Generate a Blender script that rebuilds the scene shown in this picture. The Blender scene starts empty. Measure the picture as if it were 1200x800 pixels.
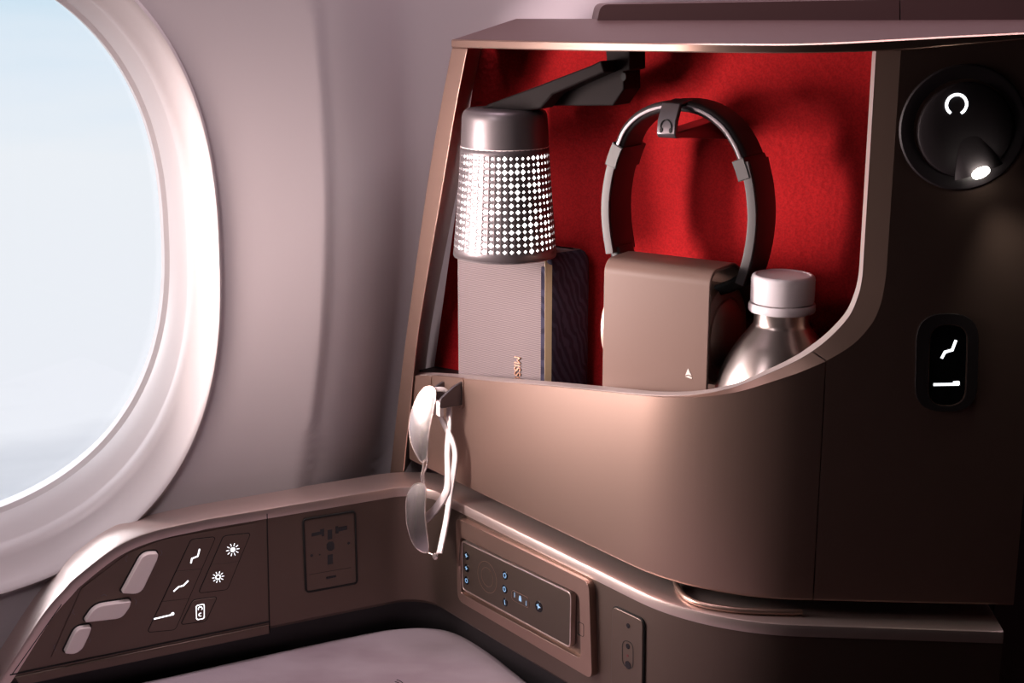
import bpy, bmesh, math, random
from mathutils import Vector, Matrix
from mathutils.geometry import tessellate_polygon

random.seed(7)
SC = bpy.context.scene
COL = SC.collection
R = math.radians

# ------------------------------------------------------------------ camera
FPX = 1690.0
PITCH = R(13.96)
CAM = Vector((0.0, 0.0, 1.25))
cd = bpy.data.cameras.new('camera')
cam = bpy.data.objects.new('camera', cd)
COL.objects.link(cam)
cam.location = CAM
cam.rotation_euler = (R(90) - PITCH, 0, 0)
cd.sensor_width = 36.0
cd.lens = FPX / 1200.0 * 36.0
cd.clip_start = 0.01
SC.camera = cam
SC.view_settings.view_transform = 'Standard'
SC.view_settings.look = 'None'
SC.view_settings.gamma = 1.0
SC.view_settings.use_curve_mapping = False
SC.view_settings.exposure = 0.0
SC.cycles.use_denoising = True
SC.cycles.sample_clamp_indirect = 4.0
SC.cycles.caustics_reflective = False
SC.cycles.caustics_refractive = False

# ------------------------------------------------------------------ world (sky and cloud deck outside the window)
W = bpy.data.worlds.new('sky')
SC.world = W
W.use_nodes = True
nt = W.node_tree
nt.nodes.clear()
tc = nt.nodes.new('ShaderNodeTexCoord')
sep = nt.nodes.new('ShaderNodeSeparateXYZ')
mp = nt.nodes.new('ShaderNodeMapping')
mp.inputs['Scale'].default_value = (2.0, 2.0, 14.0)
no = nt.nodes.new('ShaderNodeTexNoise')
no.inputs['Scale'].default_value = 2.2
no.inputs['Detail'].default_value = 5
ma = nt.nodes.new('ShaderNodeMath'); ma.operation = 'MULTIPLY_ADD'
ma.inputs[1].default_value = 0.10
mb_ = nt.nodes.new('ShaderNodeMath'); mb_.operation = 'SUBTRACT'; mb_.inputs[1].default_value = 0.05
mr = nt.nodes.new('ShaderNodeMapRange')
mr.inputs['From Min'].default_value = -0.36
mr.inputs['From Max'].default_value = 0.10
cr = nt.nodes.new('ShaderNodeValToRGB')
el = cr.color_ramp.elements
el[0].position = 0.0; el[0].color = (0.60, 0.60, 0.64, 1)
el[1].position = 1.0; el[1].color = (0.80, 0.84, 0.88, 1)
for p_, c_ in ((0.10, (0.72, 0.74, 0.79, 1)), (0.20, (0.96, 0.97, 1.0, 1)), (0.52, (0.96, 0.985, 1.0, 1)), (0.66, (0.86, 0.94, 1.0, 1)), (0.82, (0.64, 0.84, 0.95, 1))):
    e_ = el.new(p_); e_.color = c_
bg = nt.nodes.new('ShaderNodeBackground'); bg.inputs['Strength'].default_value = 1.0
wo = nt.nodes.new('ShaderNodeOutputWorld')
L = nt.links.new
L(tc.outputs['Generated'], sep.inputs[0]); L(tc.outputs['Generated'], mp.inputs['Vector'])
L(mp.outputs[0], no.inputs['Vector']); L(no.outputs['Fac'], ma.inputs[0])
L(sep.outputs['Z'], mb_.inputs[0]); L(mb_.outputs[0], ma.inputs[2])
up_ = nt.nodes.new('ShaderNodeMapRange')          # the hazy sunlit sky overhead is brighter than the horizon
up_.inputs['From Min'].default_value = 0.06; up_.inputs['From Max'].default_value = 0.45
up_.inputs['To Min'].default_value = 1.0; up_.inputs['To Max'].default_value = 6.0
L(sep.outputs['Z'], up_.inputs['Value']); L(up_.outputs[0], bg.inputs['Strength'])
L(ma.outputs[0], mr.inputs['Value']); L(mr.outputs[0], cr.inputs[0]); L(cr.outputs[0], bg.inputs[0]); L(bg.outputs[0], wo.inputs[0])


def area(name, loc, target, sx, sy, power, col, spread=180):
    d = bpy.data.lights.new(name, 'AREA')
    d.shape = 'RECTANGLE'; d.size = sx; d.size_y = sy
    d.energy = power; d.color = col; d.spread = R(spread)
    o = bpy.data.objects.new(name, d); COL.objects.link(o)
    o.location = loc
    o.rotation_euler = (Vector(target) - Vector(loc)).to_track_quat('-Z', 'Y').to_euler()
    return o


# daylight reaching the cabinet from the bright side windows at the left, two added fill lamps, and the ceiling mood light
area('side_daylight', (-0.455, 1.155, 1.00), (0.03, 1.245, 0.98), 0.085, 0.26, 1.6, (1.0, 0.84, 0.81), 84)
area('side_fill_added', (-0.52, 1.00, 1.10), (0.05, 1.28, 1.0), 0.24, 0.24, 0.72, (1.0, 0.80, 0.76), 95)  # unseen soft fill, added to brighten the pocket and its lining
area('wall_fill_added', (-0.60, 0.50, 1.62), (-0.28, 1.34, 1.04), 0.25, 0.25, 0.60, (1.0, 0.88, 0.92), 70)  # unseen lamp added to brighten the window wall only
area('ceiling_mood_light', (0.1, 1.25, 2.05), (0.1, 1.30, 1.0), 1.2, 0.3, 7.6, (0.95, 0.76, 0.86), 140)
sd = bpy.data.lights.new('sun', 'SUN'); sd.energy = 1.6; sd.angle = R(22); sd.color = (1.0, 0.93, 0.88)
so = bpy.data.objects.new('sun', sd); COL.objects.link(so)
so.rotation_euler = Vector((0.95, -0.24, -0.12)).to_track_quat('-Z', 'Y').to_euler()

# ------------------------------------------------------------------ materials
def mat(name, col, rough=0.5, metal=0.0, spec=0.5, coat=0.0, emit=None, estr=0.0):
    m = bpy.data.materials.new(name); m.use_nodes = True
    b = m.node_tree.nodes['Principled BSDF']
    b.inputs['Base Color'].default_value = (*col, 1)
    b.inputs['Roughness'].default_value = rough
    b.inputs['Metallic'].default_value = metal
    b.inputs['Specular IOR Level'].default_value = spec
    b.inputs['Coat Weight'].default_value = coat
    b.inputs['Coat Roughness'].default_value = 0.36
    b.inputs['Coat IOR'].default_value = 1.75
    if emit:
        b.inputs['Emission Color'].default_value = (*emit, 1)
        b.inputs['Emission Strength'].default_value = estr
    return m


def textured(m, kind='NOISE', scale=200.0, bump=0.1, dist=0.0005, col2=None, stretch=(1, 1, 1), lo=0.4, hi=0.6, detail=3, **kw):
    t = m.node_tree; b = t.nodes['Principled BSDF']
    c = t.nodes.new('ShaderNodeTexCoord'); g = t.nodes.new('ShaderNodeMapping')
    g.inputs['Scale'].default_value = stretch
    if 'rot' in kw: g.inputs['Rotation'].default_value = kw['rot']
    t.links.new(c.outputs['Object'], g.inputs['Vector'])
    if kind == 'NOISE':
        n = t.nodes.new('ShaderNodeTexNoise'); n.inputs['Detail'].default_value = detail
    elif kind == 'WAVE':
        n = t.nodes.new('ShaderNodeTexWave'); n.bands_direction = kw.get('dir', 'Z')
        n.inputs['Distortion'].default_value = kw.get('distortion', 2.0)
        n.inputs['Detail Scale'].default_value = kw.get('dscale', 1.0)
    else:
        n = t.nodes.new('ShaderNodeTexVoronoi')
    n.inputs['Scale'].default_value = scale
    t.links.new(g.outputs[0], n.inputs['Vector'])
    out = n.outputs['Distance'] if kind == 'VORONOI' else n.outputs['Fac']
    if bump:
        bp = t.nodes.new('ShaderNodeBump'); bp.inputs['Strength'].default_value = bump
        bp.inputs['Distance'].default_value = dist
        t.links.new(out, bp.inputs['Height']); t.links.new(bp.outputs[0], b.inputs['Normal'])
    if col2:
        rr = t.nodes.new('ShaderNodeMapRange'); rr.inputs['From Min'].default_value = lo; rr.inputs['From Max'].default_value = hi
        mx = t.nodes.new('ShaderNodeMix'); mx.data_type = 'RGBA'
        mx.inputs['A'].default_value = b.inputs['Base Color'].default_value
        mx.inputs['B'].default_value = (*col2, 1)
        t.links.new(out, rr.inputs['Value']); t.links.new(rr.outputs[0], mx.inputs['Factor'])
        t.links.new(mx.outputs['Result'], b.inputs['Base Color'])
    return m


M = {}
M['bronze'] = textured(mat('bronze_paint', (0.44, 0.29, 0.235), 0.34, 0.88), 'NOISE', 1500, 0.03, 0.0002)
M['umber'] = textured(mat('umber_paint', (0.165, 0.118, 0.096), 0.42, 0.85), 'NOISE', 1500, 0.03, 0.0002)
M['side'] = textured(mat('side_paint', (0.030, 0.019, 0.022), 0.45, 0.1), 'NOISE', 1500, 0.03, 0.0002)
M['lid'] = textured(mat('lid_paint', (0.135, 0.076, 0.072), 0.45, 0.25), 'NOISE', 1500, 0.03, 0.0002)
M['rim'] = mat('rim_metal', (0.74, 0.58, 0.53), 0.36, 0.9)
M['black'] = mat('black_plastic', (0.012, 0.010, 0.011), 0.45)
M['gloss_black'] = mat('gloss_black', (0.005, 0.005, 0.006), 0.15)
M['gasket'] = mat('gasket_black', (0.006, 0.005, 0.005), 0.8)
M['soft_black'] = textured(mat('soft_black', (0.018, 0.013, 0.014), 0.55), 'NOISE', 900, 0.1, 0.0003)
M['graphite'] = mat('graphite_metal', (0.16, 0.14, 0.15), 0.3, 0.8)
M['red'] = textured(textured(mat('red_fabric', (0.42, 0.010, 0.012), 0.9, 0, 0.15), 'VORONOI', 200, 0.6, 0.001), 'NOISE', 600, 0, 0, (0.31, 0.008, 0.010), (1, 1, 1), 0.42, 0.58)
M['wall'] = textured(mat('wall_plastic', (0.62, 0.54, 0.545), 0.6, 0, 0.12), 'NOISE', 1200, 0.03, 0.0002)
M['reveal'] = mat('window_reveal_plastic', (0.66, 0.59, 0.58), 0.35, 0, 0.4)
M['leather'] = textured(mat('grey_leather', (0.19, 0.115, 0.092), 0.42, 0, 0.4), 'NOISE', 700, 0.12, 0.0003)
M['kit'] = textured(mat('kit_fabric', (0.21, 0.165, 0.165), 0.85, 0, 0.2), 'WAVE', 170, 0.3, 0.0005, (0.15, 0.118, 0.122), (1, 1, 1), 0.3, 0.7, dir='Z', distortion=1.5)
M['kit_side'] = textured(mat('kit_fabric_shaded', (0.055, 0.05, 0.085), 0.85, 0, 0.2), 'WAVE', 62, 0.5, 0.0006, (0.032, 0.028, 0.05), (1, 1, 0.6), 0.3, 0.7, dir='DIAGONAL', distortion=8)  # side zigzag of the same fabric; its shade is put into the colour
M['zip'] = textured(mat('zipper_tape', (0.50, 0.38, 0.24), 0.6, 0.2), 'WAVE', 400, 0.4, 0.0004, None, dir='Z', distortion=0)
M['gold'] = mat('copper_letters', (0.85, 0.48, 0.33), 0.3, 0.9)
M['cap'] = mat('cap_plastic', (0.85, 0.77, 0.80), 0.5, 0, 0.4)
M['aluminium'] = textured(mat('brushed_aluminium', (0.52, 0.43, 0.40), 0.28, 0.9), 'NOISE', 60, 0.05, 0.0004)
M['arm'] = mat('arm_black', (0.014, 0.010, 0.010), 0.7, 0, 0.12)
M['arm_silver'] = mat('arm_silver', (0.085, 0.075, 0.075), 0.5, 0.2)
M['remote'] = mat('remote_paint', (0.085, 0.060, 0.048), 0.38, 0.5)
M['dial'] = mat('dial_black', (0.045, 0.036, 0.040), 0.5)
M['lit_edge'] = mat('lit_edge_paint', (0.50, 0.41, 0.39), 0.4, 0.25)  # paler copy of the cabinet paint; the lit edge is in the colour
M['satin'] = mat('satin_chrome', (0.95, 0.82, 0.78), 0.35, 0.0)
M['lamp_metal'] = mat('lamp_metal', (0.17, 0.145, 0.15), 0.42, 0.65)
M['glow'] = mat('icon_glow', (0.9, 0.9, 0.9), 0.5, emit=(0.93, 0.96, 1.0), estr=1.5)
M['lamp_glow'] = mat('lamp_glow', (0.9, 0.9, 0.9), 0.5, emit=(1.0, 0.97, 0.95), estr=5.0)
M['led'] = mat('led_glow', (0.9, 0.9, 0.9), 0.5, emit=(1.0, 0.95, 0.84), estr=14.0)
M['blue'] = mat('blue_glow', (0.2, 0.3, 0.4), 0.5, emit=(0.22, 0.45, 0.75), estr=0.55)
M['cushion'] = textured(textured(mat('cushion_fabric', (0.55, 0.45, 0.48), 0.9, 0, 0.2), 'NOISE', 700, 0.25, 0.0008), 'NOISE', 9, 0, 0, (0.40, 0.30, 0.325), (1, 1.6, 1), 0.42, 0.72)
M['mark'] = mat('embroidery_dark', (0.03, 0.02, 0.025), 0.8)
M['white'] = mat('logo_white', (0.85, 0.75, 0.70), 0.5)
M['temple'] = mat('temple_white', (0.82, 0.72, 0.70), 0.35, 0.2)
M['wire'] = mat('rose_wire', (0.80, 0.66, 0.62), 0.25, 0.85)
M['carpet'] = textured(mat('carpet', (0.11, 0.055, 0.05), 0.95), 'NOISE', 500, 0.4, 0.002)
M['shellm'] = mat('cabin_lining', (0.035, 0.026, 0.028), 0.7)

# sunglass lens: dark mirror tint
lm = bpy.data.materials.new('mirror_lens'); lm.use_nodes = True
t = lm.node_tree; t.nodes.clear()
o_ = t.nodes.new('ShaderNodeOutputMaterial'); mx_ = t.nodes.new('ShaderNodeMixShader')
tr_ = t.nodes.new('ShaderNodeBsdfTransparent'); tr_.inputs[0].default_value = (0.42, 0.36, 0.34, 1)
gl_ = t.nodes.new('ShaderNodeBsdfGlossy'); gl_.inputs[0].default_value = (0.95, 0.86, 0.84, 1); gl_.inputs['Roughness'].default_value = 0.22
mx_.inputs[0].default_value = 0.72
t.links.new(tr_.outputs[0], mx_.inputs[1]); t.links.new(gl_.outputs[0], mx_.inputs[2]); t.links.new(mx_.outputs[0], o_.inputs[0])
M['lens'] = lm
gm = bpy.data.materials.new('window_glass'); gm.use_nodes = True
t = gm.node_tree; t.nodes.clear()
o_ = t.nodes.new('ShaderNodeOutputMaterial'); mx_ = t.nodes.new('ShaderNodeMixShader')
tr_ = t.nodes.new('ShaderNodeBsdfTransparent'); tr_.inputs[0].default_value = (0.97, 0.98, 1.0, 1)
gl_ = t.nodes.new('ShaderNodeBsdfGlossy'); gl_.inputs['Roughness'].default_value = 0.02
mx_.inputs[0].default_value = 0.04
t.links.new(tr_.outputs[0], mx_.inputs[1]); t.links.new(gl_.outputs[0], mx_.inputs[2]); t.links.new(mx_.outputs[0], o_.inputs[0])
M['glass'] = gm

# ------------------------------------------------------------------ helpers
def thing(name, label, cat, loc, group=None):
    o = bpy.data.objects.new(name, None); COL.objects.link(o)
    o.empty_display_size = 0.02
    o.location = loc; o['label'] = label; o['category'] = cat
    if group: o['group'] = group
    return o


def wloc(o):
    v = Vector((0, 0, 0))
    while o is not None:
        v += o.location; o = o.parent
    return v


def mesh(name, verts, faces, m, parent=None, smooth=True, angle=35, bevel=0.0, seg=2, label=None, cat=None, kind=None, recalc=True):
    """World-space verts -> one linked mesh object, stored relative to its thing's base."""
    vs = [Vector(v) for v in verts]
    if parent is not None:
        off = wloc(parent)
    elif kind == 'structure':
        off = Vector((0, 0, 0))
    else:
        off = Vector((sum(v.x for v in vs) / len(vs), sum(v.y for v in vs) / len(vs), min(v.z for v in vs)))
    me = bpy.data.meshes.new(name)
    me.from_pydata([v - off for v in vs], [], faces)
    bm = bmesh.new(); bm.from_mesh(me)
    bmesh.ops.remove_doubles(bm, verts=bm.verts, dist=1e-6)
    if recalc: bmesh.ops.recalc_face_normals(bm, faces=bm.faces)
    bm.to_mesh(me); bm.free()
    me.materials.append(m)
    if smooth:
        for p in me.polygons: p.use_smooth = True
        me.set_sharp_from_angle(angle=R(angle))
    o = bpy.data.objects.new(name, me); COL.objects.link(o)
    if parent is None: o.location = off
    else: o.parent = parent
    if bevel:
        b = o.modifiers.new('edge', 'BEVEL'); b.width = bevel; b.segments = seg; b.limit_method = 'ANGLE'; b.angle_limit = R(40)
        b.harden_normals = False
    if label: o['label'] = label
    if cat: o['category'] = cat
    if kind: o['kind'] = kind
    return o


def ray(x, y):
    c, s = math.cos(PITCH), math.sin(PITCH)
    u = (x - 600) / FPX; v = (400 - y) / FPX
    return Vector((u, c + v * s, -s + v * c))


class Fr:
    """A flat working plane: origin, in-plane axes ex / ey, outward normal n."""
    def __init__(s, O, ex, ey=(0, 0, 1)):
        s.O = Vector(O); s.ex = Vector(ex).normalized(); s.ey = Vector(ey).normalized(); s.n = s.ex.cross(s.ey).normalized()
    def w(s, a, b, c=0.0): return s.O + s.ex * a + s.ey * b + s.n * c
    def px(s, x, y, c=0.0):
        r = ray(x, y); P = s.O + s.n * c
        t_ = (P - CAM).dot(s.n) / r.dot(s.n); q = CAM + r * t_ - P
        return (q.dot(s.ex), q.dot(s.ey))
    def pts(s, l, c=0.0): return [s.px(x, y, c) for x, y in l]


def roundpoly(p, r, seg=5):
    out = []; n = len(p)
    for i in range(n):
        P = Vector(p[i]); A = Vector(p[i - 1]); B = Vector(p[(i + 1) % n])
        ri = r[i] if isinstance(r, (list, tuple)) else r
        da = (A - P); db = (B - P)
        d = min(ri, da.length * .48, db.length * .48)
        if d < 1e-7: out.append(tuple(P)); continue
        p0 = P + da.normalized() * d; p1 = P + db.normalized() * d
        for k in range(seg + 1):
            f = k / seg
            q = p0 * (1 - f) ** 2 + P * 2 * f * (1 - f) + p1 * f * f
            out.append((q.x, q.y))
    return out


def ellipse(cx, cy, rx, ry, n=40, rot=0):
    return [(cx + rx * math.cos(2 * math.pi * i / n) * math.cos(rot) - ry * math.sin(2 * math.pi * i / n) * math.sin(rot),
             cy + rx * math.cos(2 * math.pi * i / n) * math.sin(rot) + ry * math.sin(2 * math.pi * i / n) * math.cos(rot)) for i in range(n)]


def prism_vf(fr, p, c0, c1, base=0):
    n = len(p)
    v = [fr.w(a, b, c0) for a, b in p] + [fr.w(a, b, c1) for a, b in p]
    f = [[base + i for i in range(n)][::-1], [base + n + i for i in range(n)]]
    for i in range(n):
        j = (i + 1) % n
        f.append([base + i, base + j, base + n + j, base + n + i])
    return v, f


def prism(name, fr, p, c0, c1, m, parent=None, bevel=0.0, seg=2, **kw):
    v, f = prism_vf(fr, p, c0, c1)
    return mesh(name, v, f, m, parent, bevel=bevel, seg=seg, **kw)


def prisms(name, fr, polys, c0, c1, m, parent=None, **kw):
    V, F = [], []
    for p in polys:
        v, f = prism_vf(fr, p, c0, c1, len(V)); V += v; F += f
    return mesh(name, V, F, m, parent, **kw)


def ring(name, fr, outer, hole, c0, c1, m, parent=None, bevel=0.0, seg=2, **kw):
    no_, nh = len(outer), len(hole)
    allp = list(outer) + list(hole); N = no_ + nh
    tris = tessellate_polygon([[Vector((a, b, 0)) for a, b in outer], [Vector((a, b, 0)) for a, b in hole]])
    v = [fr.w(a, b, c0) for a, b in allp] + [fr.w(a, b, c1) for a, b in allp]
    f = []
    for t_ in tris:
        f.append(list(t_)); f.append([N + i for i in t_][::-1])
    for st, ct in ((0, no_), (no_, nh)):
        for i in range(ct):
            a, b = st + i, st + (i + 1) % ct
            f.append([a, b, N + b, N + a])
    return mesh(name, v, f, m, parent, bevel=bevel, seg=seg, **kw)


def outline(p, w):
    """inset / outset of a closed 2D outline by w (positive = outward for any winding)"""
    n = len(p); area_ = sum(p[i][0] * p[(i + 1) % n][1] - p[(i + 1) % n][0] * p[i][1] for i in range(n))
    s = 1 if area_ > 0 else -1; out = []
    for i in range(n):
        A = Vector(p[i - 1]); B = Vector(p[(i + 1) % n]); d = (B - A)
        if d.length < 1e-9: d = Vector((1, 0))
        d.normalize(); out.append((p[i][0] + d.y * s * w, p[i][1] - d.x * s * w))
    return out


def stroke(p, w, closed=False):
    """polyline -> outline polygons of a ribbon of width w"""
    polys = []
    P = [Vector(q) for q in p]
    if closed: P.append(P[0])
    for i in range(len(P) - 1):
        d = P[i + 1] - P[i]
        if d.length < 1e-9: continue
        d.normalize(); nn = Vector((-d.y, d.x)) * w / 2; e = d * w * .3
        polys.append([tuple(P[i] - e + nn), tuple(P[i] - e - nn), tuple(P[i + 1] + e - nn), tuple(P[i + 1] + e + nn)])
    return polys


def lathe(name, O, axis, prof, m, parent=None, seg=48, **kw):
    ax = Vector(axis).normalized()
    e1 = ax.orthogonal().normalized(); e2 = ax.cross(e1)
    V, F = [], []
    for r_, h in prof:
        for k in range(seg):
            t_ = 2 * math.pi * k / seg
            V.append(Vector(O) + ax * h + (e1 * math.cos(t_) + e2 * math.sin(t_)) * max(r_, 1e-5))
    for i in range(len(prof) - 1):
        for k in range(seg):
            j = (k + 1) % seg
            F.append([i * seg + k, i * seg + j, (i + 1) * seg + j, (i + 1) * seg + k])
    F.append(list(range(seg))[::-1]); F.append([(len(prof) - 1) * seg + k for k in range(seg)])
    return mesh(name, V, F, m, parent, **kw)


def catmull(p, n=6):
    out = []
    P = [Vector(q) for q in p]
    for i in range(len(P) - 1):
        a = P[max(i - 1, 0)]; b = P[i]; c = P[i + 1]; d = P[min(i + 2, len(P) - 1)]
        for k in range(n):
            t_ = k / n
            out.append(0.5 * ((2 * b) + (c - a) * t_ + (2 * a - 5 * b + 4 * c - d) * t_ ** 2 + (3 * b - a - 3 * c + d) * t_ ** 3))
    out.append(P[-1])
    return out


def sweep(name, path, section, m, parent=None, upv=None, closed=False, scale=None, **kw):
    """sweep a closed 2D section (x: side, y: up) along 3D path; upv(i) fixes the up direction"""
    P = [Vector(q) for q in path]; V, F = [], []; n = len(P); k = len(section); prev = None
    for i in range(n):
        d = (P[(i + 1) % n] - P[i - 1]) if closed else (P[min(i + 1, n - 1)] - P[max(i - 1, 0)])
        d.normalize()
        if upv is not None: u = Vector(upv(i) if callable(upv) else upv)
        else: u = prev if prev is not None else d.orthogonal()
        u = (u - d * u.dot(d)).normalized(); prev = u
        s = d.cross(u)
        sc = scale(i / (n - 1)) if scale else 1.0
        for x, y in section: V.append(P[i] + (s * x + u * y) * sc)
    for i in range(n if closed else n - 1):
        for j in range(k):
            a, b = i * k + j, i * k + (j + 1) % k
            c, d2 = ((i + 1) % n) * k + (j + 1) % k, ((i + 1) % n) * k + j
            F.append([a, b, c, d2])
    if not closed:
        F.append(list(range(k))[::-1]); F.append([(n - 1) * k + j for j in range(k)])
    return mesh(name, V, F, m, parent, **kw)


def tube(name, path, r, m, parent=None, seg=10, **kw):
    return sweep(name, path, [(r * math.cos(2 * math.pi * k / seg), r * math.sin(2 * math.pi * k / seg)) for k in range(seg)], m, parent, angle=60, **kw)


def box(name, lo, hi, m, parent=None, bevel=0.0, **kw):
    x0, y0, z0 = lo; x1, y1, z1 = hi
    v = [(x0, y0, z0), (x1, y0, z0), (x1, y1, z0), (x0, y1, z0), (x0, y0, z1), (x1, y0, z1), (x1, y1, z1), (x0, y1, z1)]
    f = [[0, 3, 2, 1], [4, 5, 6, 7], [0, 1, 5, 4], [1, 2, 6, 5], [2, 3, 7, 6], [3, 0, 4, 7]]
    return mesh(name, v, f, m, parent, bevel=bevel, **kw)


def text_mesh(body, size, depth):
    cu = bpy.data.curves.new('letters', 'FONT'); cu.body = body; cu.size = size; cu.extrude = depth
    cu.align_x = 'LEFT'; cu.align_y = 'CENTER'
    o = bpy.data.objects.new('letters', cu); COL.objects.link(o)
    dg = bpy.context.evaluated_depsgraph_get()
    me = bpy.data.meshes.new_from_object(o.evaluated_get(dg))
    v = [q.co.copy() for q in me.vertices]; f = [list(p.vertices) for p in me.polygons]
    bpy.data.objects.remove(o); bpy.data.curves.remove(cu); bpy.data.meshes.remove(me)
    return v, f


class Plan:
    """A vertical ruled surface over a plan polyline; u = distance along it, N = outward normal."""
    def __init__(s, pts):
        s.P = [Vector(p) for p in pts]; s.U = [0.0]
        for i in range(1, len(s.P)): s.U.append(s.U[-1] + (s.P[i] - s.P[i - 1]).length)
        s.N = []
        for i in range(len(s.P)):
            d = s.P[min(i + 1, len(s.P) - 1)] - s.P[max(i - 1, 0)]
            d.normalize(); s.N.append(Vector((d.y, -d.x)))
    def at(s, u, off=0.0):
        U = s.U
        if u <= 0: i, f = 0, u / (U[1] - U[0])
        elif u >= U[-1]: i = len(U) - 2; f = (u - U[i]) / (U[-1] - U[i])
        else:
            i = 0
            while U[i + 1] < u: i += 1
            f = (u - U[i]) / (U[i + 1] - U[i])
        p = s.P[i].lerp(s.P[i + 1], f); n = s.N[i].lerp(s.N[i + 1], min(max(f, 0), 1)).normalized()
        return p + n * off
    def w(s, u, z, off=0.0):
        p = s.at(u, off); return Vector((p.x, p.y, z))
    def hit(s, x, y, off=0.0):
        r = ray(x, y); best = None
        Q = [p + n * off for p, n in zip(s.P, s.N)]
        for i in range(len(Q) - 1):
            a, b = Q[i], Q[i + 1]; d = b - a
            den = r.x * d.y - r.y * d.x
            if abs(den) < 1e-12: continue
            t_ = (a.x * d.y - a.y * d.x) / den
            k = (a.x * r.y - a.y * r.x) / den
            lo = -1e9 if i == 0 else -1e-6; hi = 1e9 if i == len(Q) - 2 else 1 + 1e-6
            if t_ > 0 and lo <= k <= hi and (best is None or t_ < best[0]):
                best = (t_, s.U[i] + k * (s.U[i + 1] - s.U[i]), CAM.z + r.z * t_)
        return best[1], best[2]


def fillet(A, C, B, T, n=14):
    A, C, B = Vector(A), Vector(C), Vector(B)
    p0 = C + (A - C).normalized() * T; p1 = C + (B - C).normalized() * T
    d0 = (C - A).normalized(); n0 = Vector((-d0.y, d0.x))
    if n0.dot(B - C) < 0: n0 = -n0
    ang = math.acos(max(-1, min(1, (A - C).normalized().dot((B - C).normalized()))))
    rad = T * math.tan(ang / 2); O = p0 + n0 * rad
    a0 = math.atan2(p0.y - O.y, p0.x - O.x); a1 = math.atan2(p1.y - O.y, p1.x - O.x)
    d = (a1 - a0 + math.pi) % (2 * math.pi) - math.pi
    return [(O.x + rad * math.cos(a0 + d * k / n), O.y + rad * math.sin(a0 + d * k / n)) for k in range(n + 1)]


# ------------------------------------------------------------------ plan of the place
SA = (-0.1368, 1.4617); SCn = (0.1495, 1.0745); SE = (0.398, 1.0602)
S = Plan([SA] + fillet(SA, SCn, SE, 0.082) + [SE])                      # cabinet face
KA = (-0.60, 1.1299); KC1 = (-0.0934, 1.3894); KC2 = (0.1511, 1.0617); KE = (0.386, 1.0434)
K = Plan([KA] + fillet(KA, KC1, KC2, 0.032) + fillet(KC1, KC2, KE, 0.078) + [KE])   # console face
ZB, ZL = 0.770, 0.756
FP = Fr((-0.225, 1.322, ZL), (0.89, 0.456, 0))                          # control panel plane
FD = Fr((-0.0527, 1.3349, ZL), (0.598, -0.802, 0))                      # remote dock plane
FR_ = Fr((0.197, 1.0718, 1.0), (0.9983, -0.0575, 0))                    # right face
FB = Fr((-0.0296, 1.42, 0.862), (0.829, -0.559, 0))                     # red lining
ZF = 0.862                                                              # pocket floor
FS = Fr((-0.113, 1.4295, 0.9), (0.5945, -0.804, 0))                     # flat part of cabinet face
WX = Vector((0.882, 0.471, 0)); WN0 = Vector((0.471, -0.882, 0))
WU = Vector((WN0.x * math.tan(R(3)), WN0.y * math.tan(R(3)), 1))
FW = Fr((-0.2, 1.384, 0.756), WX, WU)                                   # window wall

# ------------------------------------------------------------------ setting
def smst(x, a, b):
    t_ = min(max((x - a) / (b - a), 0), 1); return t_ * t_ * (3 - 2 * t_)


def wall_off(a, b):
    # window bays stand proud; a shallow rib runs between them
    if a < -1.1: return 0.0
    e1 = 0.016 - 0.35 * (b - 0.30) ** 2 * (1 if b < 0.30 else 0.9)
    e2 = 0.262 + 1.1 * max(0, b - 0.44)
    t_ = min(max((a - e1) / 0.12, 0), 1)
    d = (0.0035 * smst(a, e1, e1 + 0.010) + 0.043 * t_ * (1.5 - 0.5 * t_ * t_) ** 0.5 * min(1, t_ * 1.2)) * (1 - smst(a, e2 - 0.05, e2 + 0.03))
    return -min(d, 0.046)


OW = (-0.37, 0.2482, 0.2783, 0.305, 2.52); IW = (-0.385, 0.259, 0.2634, 0.268, 2.42); DW = 0.06


def sup(o, th, k=1.0):
    ac, bc, ra, rb, p = o; c, s = math.cos(th), math.sin(th)
    return (ac + k * ra * math.copysign(abs(c) ** (2 / p), c), bc + k * rb * math.copysign(abs(s) ** (2 / p), s))


NT = 240
V, F = [], []
NS = 300
a0, a1, b0, b1 = -1.35, 1.65, -0.76, 1.40
ths = []
for i in range(NT): ths.append(2 * math.pi * i / NT)
for i in range(NT):
    p = sup(OW, ths[i]); dx, dy = p[0] - OW[0], p[1] - OW[1]
    kx = ((a1 - OW[0]) / dx if dx > 1e-9 else (a0 - OW[0]) / dx if dx < -1e-9 else 1e9)
    ky = ((b1 - OW[1]) / dy if dy > 1e-9 else (b0 - OW[1]) / dy if dy < -1e-9 else 1e9)
    k = min(kx, ky)
    for j in range(NS + 1):
        f = (j / NS) ** 1.15; s_ = 1 + (k - 1) * f
        a, b = OW[0] + dx * s_, OW[1] + dy * s_
        V.append(FW.w(a, b, wall_off(a, b)))
for i in range(NT):
    for j in range(NS):
        A = i * (NS + 1) + j; B = ((i + 1) % NT) * (NS + 1) + j
        F.append([A, B, B + 1, A + 1])
mesh('wall_left', V, F, M['wall'], kind='structure', angle=60, recalc=False)

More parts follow.
